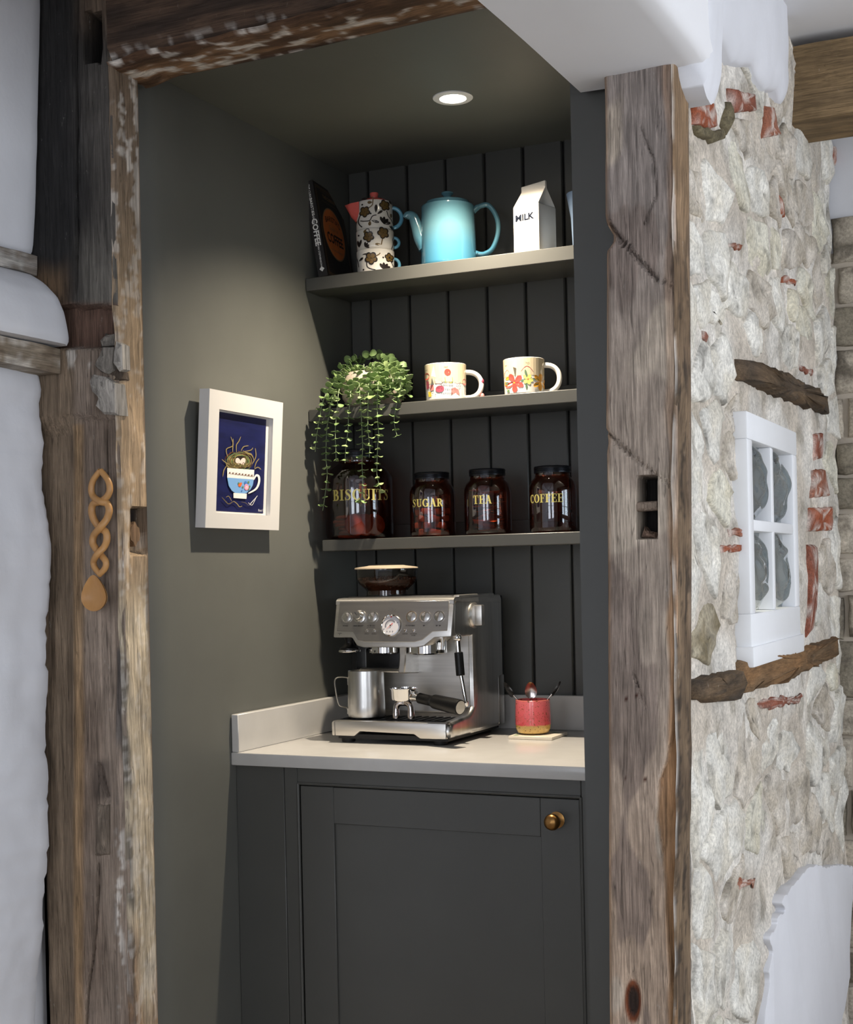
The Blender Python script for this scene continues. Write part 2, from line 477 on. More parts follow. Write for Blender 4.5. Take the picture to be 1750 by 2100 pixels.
def lp_color(f, t, P):
    u, v = proj(P); x, y, z = P
    n1 = nz(x*14, y*14, z*4); n2 = nz(x*40+5, y*40, z*9); n3 = nz(x*70, y*70, z*70)
    if f == 0:
        vv = v+25*nz(x*25, z*8, 1)
        c = mixc(S(40, 39, 39), S(80, 76, 72), sstep(130, 215, u+25*n1))
        c = mixc(c, S(92, 78, 66), sstep(120, 20, vv)*sstep(140, 180, u))
        c = mixc(c, S(98, 94, 88), sstep(430, 560, vv)*sstep(140, 190, u))
        c = mixc(c, S(104, 84, 64), sstep(520, 600, vv)*sstep(160, 110, u))
        c = mixc(c, S(98, 76, 65), sstep(615, 630, v)*sstep(720, 708, v))
        br = mixc(S(146, 131, 118), S(120, 105, 93), sstep(-0.3, 0.4, n1))
        br = mixc(br, S(130, 113, 95), sstep(170, 140, u))
        c = mixc(c, br, sstep(708, 720, v))
        c = mixc(c, S(150, 120, 84), box_mask(u, v, 148, 166, 870, 2200, 6)*0.6)
        c = mixc(c, S(74, 72, 72), 0.8*box_mask(u, v, 236, 252, 1330, 1650, 6)*sstep(-0.5, 0.1, n2))
        c = mixc(c, S(70, 62, 58), box_mask(u, v, 185, 222, 1560, 1640, 10)*0.6)
        c = mixc(c, WPAT, 0.75*box_mask(u, v, 118, 200, 716, 752, 10)*sstep(-0.1, 0.25, n2+0.5*n3))
        c = mixc(c, WPAT, 0.8*box_mask(u, v, 245, 256, 1060, 1300, 4)*sstep(-0.05, 0.2, n2+0.6*n3))
        c = mixc(c, WPAT, 0.7*box_mask(u, v, 232, 256, 1700, 2080, 6)*sstep(0.05, 0.3, n2+0.6*n3))
        c = mixc(c, S(30, 28, 27), box_mask(u, v, 174, 206, 27, 126))
        return c
    if f == 1:
        c = mixc(S(120, 104, 88), S(162, 140, 114), sstep(300, 620, v+40*n1))
        c = mixc(c, S(182, 168, 146), sstep(1120, 1300, v+60*n1))
        c = mixc(c, S(150, 118, 90), sstep(1850, 1980, v+60*n1)*sstep(-0.2, 0.3, n1))
        c = mixc(c, S(84, 80, 76), 0.8*sstep(0.22, 0.12, t)*sstep(1300, 1400, v)*sstep(-0.4, 0.1, n2))
        c = mixc(c, WPAT, 0.65*sstep(0.18, 0.42, n2+0.8*n3+0.25*sstep(0.75, 1.0, t)+0.15*sstep(0.2, 0.0, t))*(0.5+0.5*sstep(700, 200, v)))
        c = mixc(c, S(40, 34, 30), box_mask(u, v, 270, 300, 1042, 1095, 4))
        return c
    return S(110, 92, 76)
XPR = -1.78
mbp, cc = timber(2, 0.0, ZR, 0.0065, Sect(lambda z: (-2.02, XPR, LPF, 2.426), 64, 18), lp_shape, lp_color)
org = Vector((-1.9, LPF, 0.0))
mbp.v = [tuple(Vector(p)-org) for p in mbp.v]
lp = tag(bpy.data.objects.new('oak_post', None), 'charred-to-brown weathered oak post that the carved wooden spoon hangs on', 'post')
lp.location = org; COL.objects.link(lp)
build('post_shaft', mbp, m_timber, parent=lp, colors=cc, ang=60)
# broken tenon stub, let in block and side stub of the left post
def chunk(pts, Y, dep, seed, parent, name, mat, col, org_, tilt=0.0):
    """irregular lump whose front outline is given in photo pixels on plane Y"""
    rnd = random.Random(seed); P = [at(u, v, 1, Y) for u, v in pts]
    c = sum(P, Vector())/len(P); mb = MB(); cols = []
    n = len(P)
    def ring(sc_, y, j=0.0):
        for p in P:
            q = c+(p-c)*sc_
            mb.v.append((q.x-org_.x+rnd.uniform(-j, j), y-org_.y+rnd.uniform(-j, j)+tilt*(q.z-c.z), q.z-org_.z+rnd.uniform(-j, j)))
            k = rnd.uniform(0.8, 1.15); cols.append(tuple(min(1, t*k) for t in col))
    ring(1.0, Y+dep); ring(1.0, Y+0.006, 0.002); ring(0.90, Y, 0.003); ring(0.45, Y-0.002, 0.004)
    for r in range(3):
        for i in range(n):
            j = (i+1) % n; mb.f.append([r*n+i, r*n+j, (r+1)*n+j, (r+1)*n+i]); mb.m.append(0)
    mb.f.append([3*n+i for i in range(n)]); mb.m.append(0)
    return build(name, mb, mat, parent=parent, colors=cols, ang=25)
GREY = S(128, 122, 114)
chunk([(213,684),(233,686),(236,708),(206,711),(208,700)], 2.348, 0.03, 1, lp, 'broken_tenon', m_timber, GREY, org, 0.1)
chunk([(208,712),(232,712),(232,758),(220,768),(205,762),(193,752),(196,738),(205,730)], 2.334, 0.035, 2, lp, 'broken_tenon', m_timber, GREY, org, 0.1)
chunk([(236,700),(247,706),(249,756),(241,760),(235,748),(234,720)], 2.330, 0.03, 3, lp, 'broken_tenon', m_timber, mixc(GREY, WPAT, 0.3), org)
chunk([(222,766),(244,758),(247,776),(236,784),(222,776)], 2.342, 0.03, 4, lp, 'broken_tenon', m_timber, S(92, 80, 70), org)
chunk([(190,768),(214,772),(236,786),(238,850),(206,848),(196,832),(200,816),(186,800),(182,780)], 2.324, 0.035, 5, lp, 'broken_tenon', m_timber, mixc(GREY, WPAT, 0.25), org, -0.12)
chunk([(196,1649),(224,1649),(224,1758),(196,1757)], 2.344, 0.03, 6, lp, 'tenon_end', m_timber, S(118, 106, 94), org)
mbs = MB(); cs = []
for k in range(12):
    a = 2*PI*k/12
    for d in (0, 1):
        mbs.v.append((XPR-0.028+0.022*d-org.x, 2.392+0.016*math.cos(a)-org.y, 1.425+0.022*math.sin(a)+0.004*math.sin(5*a))); cs.append(S(120, 96, 74))
mbs.f = [[2*k, (2*k+2) % 24, (2*k+3) % 24, 2*k+1] for k in range(12)]+[[2*k+1 for k in range(12)]]; mbs.m = [0]*13
build('side_stub', mbs, m_timber, parent=lp, colors=cs)

# ---- lintel
def ln_shape(f, t, P):
    x, y, z = P
    w = 0.006*fbm(x*4, y*6, z*6, 3)+0.002*nz(x*8, y*70, z*70)
    if f == 0:   # b0 = low z side for axis 0 : oth=(y,z) a=y,b=z -> face0 underside
        e = min(t, 1-t)
        return Vector((x, y, z+w+0.012*math.exp(-t/0.06)+0.004*nz(x*20, y*20, 9)))
    if f == 3: return Vector((x, y-w+0.004+0.012*math.exp(-(z-2.385)/0.012), z))
    return P
def ln_color(f, t, P):
    x, y, z = P; n1 = nz(x*5, y*30, z*30); n2 = nz(x*22, y*50, z*50); n3 = nz(x*60, y*60, z*60)
    if f == 0:
        c = mixc(S(84, 62, 46), S(140, 108, 80), sstep(-0.4, 0.5, n1+0.4*n2+0.3*sstep(-1.3, -0.9, x)))
        return mixc(c, WPAT, 0.85*sstep(0.12, 0.4, n2+0.5*n3+0.3*n1))
    c = mixc(S(58, 47, 40), S(88, 70, 57), sstep(-0.5, 0.5, n1))
    c = mixc(c, S(104, 88, 72), sstep(-1.35, -0.95, x)*0.6)
    return mixc(c, WPAT, 0.6*sstep(2.425, 2.395, z)*sstep(0.15, 0.4, n2+0.5*n3))
class LSect(Sect): pass
def lsec(x): return (2.335, 2.468, 2.385+0.010*sstep(-1.5, -1.0, x)-0.012*sstep(-1.7, -1.78, x), ZR)
# for face 3 (front, y = a0) more columns are needed: use swapped order by building with na columns for underside and extra rings
mbp, cc = timber(0, -1.79, -0.72, 0.008, Sect(lsec, 22, 4, 30), ln_shape, ln_color)
org = Vector((-1.25, 2.335, 2.385)); mbp.v = [tuple(Vector(p)-org) for p in mbp.v]
o = build('oak_lintel', mbp, m_timberx, loc=org, colors=cc, ang=60)
tag(o, 'dark rough-hewn oak lintel across the top of the painted alcove', 'beam')

# ---- right post
RPF = 2.34
RL = [(120, 1236), (300, 1240), (440, 1240), (458, 1243), (485, 1258), (500, 1256), (515, 1243), (700, 1242), (880, 1241), (905, 1246), (930, 1242), (1200, 1245), (1500, 1246), (2100, 1248), (2400, 1250)]
RR = [(100, 1384), (200, 1386), (480, 1388), (800, 1391), (1100, 1392), (1400, 1391), (1560, 1389), (1800, 1388), (2000, 1390), (2400, 1392)]
ZTAB = [(at(1240, v, 1, RPF).z, v) for v in range(2500, 0, -50)]
def rp_sec(z):
    v = interp(ZTAB, z)
    return (at(interp(RL, v), v, 1, RPF).x, at(interp(RR, v), v, 1, RPF).x, RPF, 2.428)
def rp_shape(f, t, P):
    u, v = proj(P); x, y, z = P
    w = 0.004*fbm(x*8, z*4, 1.3, 3)+0.002*nz(x*50, z*7, 2.5)+0.0012*nz(x*120, z*20, 6)
    if f == 0:
        e = min(t, 1-t); d = w+0.008*math.exp(-t/0.03)+0.010*math.exp(-(1-t)/0.05)
        d += 0.055*box_mask(u, v, 1307, 1347, 976, 1104)
        for (pa, pb, wd_, dp) in CRK:
            pu = Vector((u, v)); a = Vector(pa); b = Vector(pb); ab = b-a
            tt = max(0, min(1, (pu-a).dot(ab)/ab.length_squared)); dd = (a+ab*tt-pu).length
            d += dp*math.exp(-(dd/wd_)**2)
        cb = interp([(1340, 1390), (1500, 1378), (1560, 1366), (1600, 1352), (1680, 1346), (1720, 1352), (1800, 1362), (2000, 1372)], v)
        d += 0.011*sstep(cb-1, cb+4, u)*sstep(1340, 1420, v)*sstep(2080, 1980, v)
        d += 0.012*math.exp(-(((u-1297)/14)**2+((v-2055)/38)**2))
        return Vector((x, y+d, z))
    if f == 1:
        d = w*1.4+0.003*nz(y*40, z*9, 3)+0.006*math.exp(-t/0.06)
        return Vector((x-d, y, z))
    return P
CRK = [((1250, 458), (1280, 500), 3, 0.016), ((1280, 500), (1345, 570), 2.6, 0.014), ((1345, 570), (1386, 590), 2.2, 0.010),
       ((1314, 262), (1340, 330), 1.8, 0.006), ((1340, 330), (1346, 400), 1.8, 0.006), ((1346, 400), (1320, 458), 1.8, 0.006),
       ((1243, 885), (1290, 930), 2.6, 0.012), ((1290, 930), (1386, 1005), 2.2, 0.009), ((1300, 1380), (1315, 1425), 1.8, 0.007), ((1315, 1425), (1325, 1450), 1.6, 0.005)]
def rp_color(f, t, P):
    u, v = proj(P); x, y, z = P
    n1 = nz(x*16, y*16, z*9); n2 = nz(x*45, y*45, z*14); n3 = nz(x*80, y*80, z*80); n4 = nz(x*9+3, 2, z*5)
    if f == 0:
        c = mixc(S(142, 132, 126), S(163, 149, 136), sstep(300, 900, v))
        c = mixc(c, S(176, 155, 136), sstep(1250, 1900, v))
        c = mixc(c, S(188, 174, 158), 0.9*sstep(0.12, 0.22, n4+0.35*n1))
        c = mixc(c, S(124, 110, 102), 0.7*sstep(0.10, 0.2, -n4+0.3*n2-0.12))
        c = mixc(c, S(168, 130, 92), 0.5*sstep(0.08, 0.0, t))
        st = sstep(0.82, 0.9, t+0.06*n2); c = mixc(c, S(156, 118, 82), st*(0.35+0.5*sstep(700, 1400, v)))
        cb = interp([(1340, 1390), (1500, 1378), (1560, 1366), (1600, 1352), (1680, 1346), (1720, 1352), (1800, 1362), (2000, 1372)], v)
        c = mixc(c, S(160, 124, 90), sstep(cb-1, cb+3, u)*sstep(1340, 1400, v)*0.9)
        c = mixc(c, S(120, 66, 40), sstep(1.0, 0.6, ((u-1297)/19)**2+((v-2055)/50)**2))
        c = mixc(c, S(60, 48, 42), sstep(0.6, 0.3, ((u-1297)/17)**2+((v-2055)/48)**2))
        for cu, cv in ((1283, 1599), (1324, 1598), (1306, 1427), (1285, 1432), (1300, 2030)):
            c = mixc(c, S(74, 44, 34), sstep(4.5, 2.5, math.hypot(u-cu, v-cv)))
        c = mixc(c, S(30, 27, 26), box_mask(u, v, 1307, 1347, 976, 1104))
        return c
    if f == 1:
        c = mixc(S(98, 82, 66), S(128, 108, 86), sstep(-0.4, 0.5, n1))
        c = mixc(c, S(150, 122, 92), sstep(900, 300, v)*0.5)
        c = mixc(c, S(58, 50, 43), 0.8*sstep(0.0, 0.4, n2+0.5*n3)*sstep(300, 700, v))
        return mixc(c, WPAT, 0.6*sstep(0.07, 0.0, t)*sstep(-0.1, 0.2, n2))
    return S(120, 104, 90)
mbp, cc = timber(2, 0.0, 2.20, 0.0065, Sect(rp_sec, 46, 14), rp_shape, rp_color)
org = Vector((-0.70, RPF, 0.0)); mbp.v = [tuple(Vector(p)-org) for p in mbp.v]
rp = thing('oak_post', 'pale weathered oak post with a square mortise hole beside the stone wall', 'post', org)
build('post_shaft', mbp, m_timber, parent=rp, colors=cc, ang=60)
pa = at(1303, 1040, 1, 2.352)-org; pb = at(1350, 1037, 1, 2.352)-org
mb = MB().tube([pa, pb], 0.0085, 10)
build('mortise_peg', mb, m_timber, parent=rp, colors=[S(140, 124, 110)]*len(mb.v))
chunk([(1318,1104),(1322,1080),(1332,1092),(1347,1090),(1347,1106)], 2.36, 0.02, 9, rp, 'splinter', m_timber, S(122, 100, 86), org)

# ---- plastered beam over the right post, running into the room
mb = MB()
def wbm(i, j):
    pass
ZB = 2.182
prof = [(-0.803, ZB), (-0.70, ZB-0.001), (-0.60, ZB), (-0.575, ZB+0.004), (-0.566, ZB+0.014), (-0.563, ZB+0.03), (-0.561, ZB+0.2), (-0.560, ZR+0.02), (-0.803, ZR+0.02)]
ys = [-3.3, -1.0, 0.5]+[1.0+0.08*k for k in range(18)]+[2.405]
n = len(prof)
for k, y in enumerate(ys):
    for i, (x, z) in enumerate(prof):
        d = 0.003*nz(y*3, x*8, z*4)
        mb.v.append((x+d, y, z+0.8*d))
for k in range(len(ys)-1):
    for i in range(n):
        j = (i+1) % n; mb.f.append([k*n+i, k*n+j, (k+1)*n+j, (k+1)*n+i]); mb.m.append(0)
mb.f.append(list(range(n))); mb.m.append(0); mb.f.append([(len(ys)-1)*n+i for i in range(n)]); mb.m.append(0)
struct(build('trim_1', mb, m_whitec, ang=50))
# lumpy plaster end of that beam where it meets the stone wall
def plaster_lump(name, x0, x1, yz, seed, zt=ZR, mat=None, par=None):
    """side-facing plaster block: yz = lower outline [(y,z)], faces +X"""
    mb = MB(); ny = 26; nv = 30
    y0, y1 = yz[0][0], yz[-1][0]
    def f(a, b):
        y = lerp(y0, y1, a); zl = interp(yz, y)+0.006*nz(y*40, seed, 0); z = lerp(zl, zt, b)
        e = min(a, 1-a); rnd = 0.02*math.exp(-e/0.06)+0.02*math.exp(-b/0.07)
        return (x1-rnd+0.005*fbm(y*9, z*7, seed, 3), y, z)
    mb.grid(ny, nv, f)
    b = len(mb.v)
    mb.grid(ny, nv, lambda a, c: (x0, lerp(y0, y1, a), lerp(interp(yz, lerp(y0, y1, a)), zt, c)), flip=True)
    W = ny+1
    for i in range(ny):
        mb.f.append([i+1, i, b+i, b+i+1]); mb.m.append(0)
    for j in range(nv):
        mb.f.append([j*W, (j+1)*W, b+(j+1)*W, b+j*W]); mb.m.append(0)
        mb.f.append([(j+1)*W+ny, j*W+ny, b+j*W+ny, b+(j+1)*W+ny]); mb.m.append(0)
    return build(name, mb, mat or m_white, parent=par, ang=55)
yzp = lambda X, L_: [(at(u, v, 0, X).y, at(u, v, 0, X).z) for u, v in L_]
struct(plaster_lump('trim_2', -0.66, -0.558, [(2.362, ZB+0.004), (2.372, ZB-0.012), (2.39, ZB-0.030), (2.42, ZB-0.042), (2.45, ZB-0.044), (2.48, ZB-0.030), (2.50, ZB-0.002)], 3.0))
struct(plaster_lump('trim_3', -0.80, -0.605, yzp(-0.605, [(1470, 50), (1498, 82), (1510, 100), (1520, 124), (1545, 134), (1560, 131), (1565, 152), (1574, 170), (1586, 184), (1600, 182), (1610, 186), (1613, 212), (1622, 212), (1632, 200)]), 8.0))

# ---- plastered wall to the left of the left post, with its two rails
def px_edge(tab, Y): return [(at(u, v, 1, Y).z, at(u, v, 1, Y).x) for u, v in reversed(tab)]
def left_panel(name, edge, z0, z1, y0=1.2, y1=2.338, seed=0, amp=0.004, lab=None, rough=0.0):
    E = px_edge(edge, y1); mb = MB()
    nyy, nzz = 30, max(20, int((z1-z0)/0.014))
    def f(a, b):
        z = lerp(z0, z1, b); t = a**0.5; y = lerp(y0, y1, t)
        x = interp(E, z)+rough*0.006*nz(z*60, 2, seed)
        e = (y1-y); x -= 0.012*math.exp(-e/0.008)
        e2 = min(z-z0, z1-z); x -= 0.012*math.exp(-e2/0.01)
        return (x+amp*fbm(y*7, z*5, seed, 3)+0.4*amp*nz(y*30, z*22, seed), y, z)
    mb.grid(nyy, nzz, f, flip=True)
    W = nyy+1; b = len(mb.v)
    mb.grid(nyy, nzz, lambda a, c: (-2.1, lerp(y0, y1, a**0.5), lerp(z0, z1, c)))
    for i in range(nyy):
        mb.f.append([i, i+1, b+i+1, b+i]); mb.m.append(0); k = nzz*W; mb.f.append([k+i+1, k+i, b+k+i, b+k+i+1]); mb.m.append(0)
    for j in range(nzz):
        mb.f.append([j*W+nyy, (j+1)*W+nyy, b+(j+1)*W+nyy, b+j*W+nyy]); mb.m.append(0)
        mb.f.append([(j+1)*W, j*W, b+j*W, b+(j+1)*W]); mb.m.append(0)
    return struct(build(name, mb, m_white, ang=55))
left_panel('wall_plaster_upper', [(92, -200), (91, 0), (87, 200), (82, 400), (76, 530)], zat(80, 528, 2.338), ZR, seed=1, amp=0.002)
left_panel('wall_plaster_middle', [(72, 555), (80, 566), (105, 585), (128, 610), (140, 640), (146, 665), (156, 706), (156, 716)], zat(150, 708, 2.338), zat(72, 562, 2.338), seed=2, amp=0.003)
left_panel('wall_plaster_lower', [(84, 755), (88, 770), (92, 800), (86, 830), (94, 900), (98, 1000), (108, 1080), (112, 1180), (108, 1250), (103, 1270), (103, 1300), (109, 1400), (107, 1500), (108, 1650), (103, 1750), (99, 1850), (92, 1950), (86, 2020), (82, 2100), (80, 2400)], 0.0, zat(86, 757, 2.338), seed=3, amp=0.010, rough=1.0)
struct(build('wall_outer', MB().box(-2.3, -2.04, -3.5, 2.47, 0.0, ZR), m_white))
struct(build('wall_outer_lining', MB().box(-2.1, -1.985, -3.5, 1.22, 0.0, ZR), m_white))
def rail(name, label, x0, x1, z0, z1, sag, col, y1):
    sh = lambda f, t, P: P+Vector((0.004*fbm(P.y*8, P.z*12, 2, 3), 0, sag*(P.y-2.34)+0.004*nz(P.y*12, P.z*5, P.x*5)))
    def cl(f, t, P):
        n = nz(P.y*8, P.x*40, P.z*40)+0.5*nz(P.y*60, P.x*60, P.z*60); return mixc(col, WPAT, 0.5*sstep(0.0, 0.4, n)) if n > 0 else mixc(col, S(96, 80, 64), 0.6*sstep(0, -0.5, n))
    mbr, c_ = timber(1, 1.2, y1, 0.012, Sect(lambda y: (x0, x1, z0, z1), 8, 10), sh, cl)
    og = Vector((x1, y1, z0)); mbr.v = [tuple(Vector(p)-og) for p in mbr.v]
    tag(build(name, mbr, m_timbery, loc=og, colors=c_, ang=55), label, 'beam')
pR = at(74, 530, 1, 2.335); pR2 = at(74, 566, 1, 2.335)
rail('wall_rail', 'short pale grey plaster-smeared rail between two white wall panels', -2.08, pR.x+0.002, pR2.z, pR.z+0.004, 0.0, S(158, 154, 148), 2.336)
pR = at(120, 714, 1, 2.33); pR2 = at(117, 766, 1, 2.33)
rail('wall_rail', 'weathered wooden rail under the rounded white panel, ending at the oak post', -2.08, pR.x, pR2.z, pR.z-0.001, -0.02, S(136, 124, 108), 2.332)

# ---- oak beam crossing the passage
def ob_shape(f, t, P):
    x, y, z = P; d = 0.006*fbm(x*5, y*9, z*9, 3)
    return Vector((x, y-(d if f == 3 else 0), z+(d if f == 0 else 0)))
def ob_col(f, t, P):
    n = nz(P.x*6, P.y*40, P.z*40); return mixc(S(112, 94, 70), S(140, 117, 86), sstep(-0.4, 0.5, n))
mbp, cc = timber(0, -0.70, 2.8, 0.02, Sect(lambda x: (3.56, 3.76, 2.43, 2.615), 12, 6), ob_shape, ob_col)
org = Vector((0.5, 3.56, 2.43)); mbp.v = [tuple(Vector(p)-org) for p in mbp.v]
tag(build('ceiling_beam', mbp, m_timberx, loc=org, colors=cc, ang=55), 'smooth honey brown oak beam under the white ceiling past the stone wall', 'beam')
# ================================================================== STONE WALL
XS = -0.640                                # mean face of the stone wall
YS0, YS1 = 2.431, 4.14
LW = S(222, 216, 204)                      # limewash
def wall_bump(y, z):
    return 0.011*fbm(y*4.5, z*5.5, 3.1, 4)+0.005*nz(y*17, z*22, 1)
mb = MB(); cols = []
NY, NZ = 120, 190
def basef(a, b):
    y = lerp(YS0, YS1, a); z = lerp(0, ZR, b)
    n = nz(y*5, z*6, 8); n2 = nz(y*16, z*16, 4)
    c = mixc(S(206, 196, 182), S(226, 221, 212), sstep(-0.3, 0.3, n))
    c = mixc(c, S(150, 142, 126), 0.55*sstep(0.18, 0.42, n2+0.3*n))
    cols.append(c)
    return (XS+wall_bump(y, z), y, z)
mb.grid(NY, NZ, basef)
inhole = lambda p: HY0+0.01 < p[1] < HY1-0.01 and HZ0+0.01 < p[2] < HZ1-0.01
mb.f = [f for f in mb.f if not all(inhole(mb.v[i]) for i in f)]; mb.m = [0]*len(mb.f)
b0 = len(mb.v)
mb.add([(-0.72, YS0, 0), (-0.72, YS1, 0), (-0.72, YS1, ZR), (-0.72, YS0, ZR), (-0.72, HY0, HZ0), (-0.72, HY1, HZ0), (-0.72, HY1, HZ1), (-0.72, HY0, HZ1)], [(4, 5, 1, 0), (5, 6, 2, 1), (6, 7, 3, 2), (7, 4, 0, 3)])
cols += [LW]*8
W = NY+1
mb.f.append([j*W for j in range(NZ, -1, -1)]+[b0, b0+3]); mb.m.append(0)
mb.f.append([j*W+NY for j in range(NZ+1)]+[b0+2, b0+1]); mb.m.append(0)
mb.f.append([NZ*W+i for i in range(NY, -1, -1)]+[b0+3, b0+2]); mb.m.append(0)
mb.f.append([i for i in range(NY+1)]+[b0+1, b0]); mb.m.append(0)
ws = struct(build('wall_stone', mb, m_stone, colors=cols, ang=70))

def clip(poly, px, py, nx, ny):
    out = []
    for i in range(len(poly)):
        a = poly[i]; b = poly[(i+1) % len(poly)]
        da = (a[0]-px)*nx+(a[1]-py)*ny; db = (b[0]-px)*nx+(b[1]-py)*ny
        if da <= 0: out.append(a)
        if (da < 0 < db) or (db < 0 < da):
            t = da/(da-db); out.append((lerp(a[0], b[0], t), lerp(a[1], b[1], t)))
    return out
def refine(poly, step):
    out = []
    for i in range(len(poly)):
        a = poly[i]; b = poly[(i+1) % len(poly)]
        n = max(1, int(math.hypot(b[0]-a[0], b[1]-a[1])/step))
        for k in range(n): out.append((lerp(a[0], b[0], k/n), lerp(a[1], b[1], k/n)))
    return out
def round_poly(p, it=2):
    for _ in range(it):
        q = []
        for i in range(len(p)):
            a = p[i]; b = p[(i+1) % len(p)]
            q.append((0.75*a[0]+0.25*b[0], 0.75*a[1]+0.25*b[1])); q.append((0.25*a[0]+0.75*b[0], 0.25*a[1]+0.75*b[1]))
        p = q
    return p
def wall_piece(name, poly, proud, mat, colf, seed, par=ws, to3=None, base=None, flat=0.75, rough=0.004, jag=0.006, facet=0.0):
    """a stone, brick or timber bedded in the wall; poly in (y,z)"""
    poly = refine(poly, 0.028)
    cy = sum(p[0] for p in poly)/len(poly); cz = sum(p[1] for p in poly)/len(poly)
    mb = MB(); cols = []; n = len(poly)
    bs = base if base is not None else XS+wall_bump(cy, cz)
    ty, tz = 0.05*math.sin(seed*9.1), 0.07*math.sin(seed*5.3+1)
    for sc_, h in ((1.02, -0.018), (1.0, 0.25*proud), (0.93, 0.85*proud), (flat*0.75, proud), (0.3, proud*1.02)):
        for (y, z) in poly:
            j = jag*nz(y*38, z*38, seed) if sc_ > 0.6 else 0
            yy = cy+(y-cy)*sc_+j; zz = cz+(z-cz)*sc_+j*0.8
            hh = h+(rough*fbm(yy*26, zz*26, seed, 3)+facet*(ty*(yy-cy)+tz*(zz-cz)) if h > 0 else 0)
            p = (XS+wall_bump(yy, zz)+hh, yy, zz) if to3 is None else to3(yy, zz, hh)
            mb.v.append(p); cols.append(colf(yy, zz))
    for r in range(4):
        for i in range(n):
            j = (i+1) % n; mb.f.append([r*n+i, r*n+j, (r+1)*n+j, (r+1)*n+i]); mb.m.append(0)
    mb.f.append([4*n+i for i in range(n)]); mb.m.append(0)
    return build(name, mb, mat, parent=par, colors=cols, ang=80)

def pp(u, v, X=XS): p = at(u, v, 0, X); return (p.y, p.z)
# special pieces, outlined where they lie in the wall
BRICKS = [  # pixel quads
    [(1414,205),(1458,212),(1460,262),(1440,268),(1414,255)], [(1494,182),(1540,196),(1546,228),(1500,232)],
    [(1562,218),(1582,220),(1592,278),(1560,284)], [(1590,400),(1603,418),(1606,446),(1594,440)],
    [(1664,890),(1682,888),(1682,940),(1664,944)], [(1660,965),(1690,962),(1691,1018),(1656,1022)], [(1656,1042),(1703,1040),(1702,1088),(1657,1090)],
    [(1655,1118),(1669,1116),(1664,1290),(1651,1306)],
    [(1490,498),(1520,502),(1518,514),(1490,508)], [(1605,566),(1632,578),(1630,586),(1604,576)], [(1558,1436),(1648,1424),(1640,1438),(1562,1454)],
    [(1488,1086),(1532,1082),(1530,1096),(1490,1100)], [(1468,1120),(1514,1118),(1512,1130),(1470,1132)], [(1635,748),(1668,762),(1664,772),(1636,760)],
    [(1504,1802),(1548,1800),(1544,1816),(1506,1818)], [(1700,300),(1716,300),(1716,345),(1700,340)], [(1440,675),(1455,690),(1450,700),(1440,690)]]
TIMB = [[(1505,738),(1530,745),(1600,768),(1660,800),(1688,820),(1690,850),(1650,836),(1600,818),(1550,795),(1505,780)],
        [(1412,1396),(1470,1378),(1502,1376),(1505,1402),(1500,1434),(1440,1440),(1412,1436)],
        [(1505,1362),(1520,1346),(1600,1335),(1660,1322),(1705,1306),(1708,1338),(1690,1352),(1640,1374),(1580,1402),(1540,1414),(1508,1420)]]
WINQ = [(1530, 838), (1642, 872), (1646, 1305), (1524, 1352)]
PATCH = [(1548,2110),(1552,2060),(1562,2010),(1558,1985),(1572,1950),(1556,1922),(1578,1898),(1576,1880),(1596,1866),(1582,1846),(1606,1822),(1622,1800),(1640,1782),(1664,1770),(1678,1780),(1700,1772),(1726,1772),(1765,1792)]
spec = []
def wob(u0, v0): return u0, v0
for k, q in enumerate(BRICKS):
    poly = [pp(u, v) for u, v in q]; spec.append(poly)
    cb = [S(160, 88, 60), S(140, 84, 66), S(156, 100, 78)][k % 3]
    def cf(y, z, cb=cb, k=k):
        n = nz(y*30, z*45, k*1.7)+0.6*nz(y*90, z*90, k)
        return mixc(cb, S(214, 202, 192), 0.85*sstep(-0.05, 0.35, n))
    big = k < 8 or k == 15
    wall_piece('brick', refine(poly, 0.02), 0.012 if big else 0.005, m_brick, cf, k, flat=0.95, rough=0.003, jag=0.005 if big else 0.012)
for k, q in enumerate(TIMB):
    poly = [pp(u, v) for u, v in q]; spec.append(poly)
    def cf(y, z, k=k):
        n = nz(y*5, z*60, k)+0.5*nz(y*40, z*90, k)
        return mixc(S(98, 80, 60), S(66, 58, 50) if k != 2 else S(128, 96, 64), sstep(-0.4, 0.5, n))
    wall_piece('wall_timber', poly, 0.030, m_timbery, cf, 40+k, flat=0.95, rough=0.008, jag=0.010)
spec.append([pp(u, v) for u, v in WINQ]); patch = [pp(u, v) for u, v in PATCH]
patch += [(4.05, patch[-1][1]), (4.05, 0.05), (patch[0][0], 0.05)]; spec.append(patch)
def inside(p, poly):
    c = False; n = len(poly)
    for i in range(n):
        a = poly[i]; b = poly[i-1]
        if (a[1] > p[1]) != (b[1] > p[1]) and p[0] < (b[0]-a[0])*(p[1]-a[1])/(b[1]-a[1])+a[0]: c = not c
    return c
def near(p, poly, d):
    for i in range(len(poly)):
        a = Vector(poly[i]); b = Vector(poly[i-1]); ab = b-a; q = Vector(p)
        t = max(0, min(1, (q-a).dot(ab)/max(1e-9, ab.length_squared)))
        if (a+ab*t-q).length < d: return True
    return False
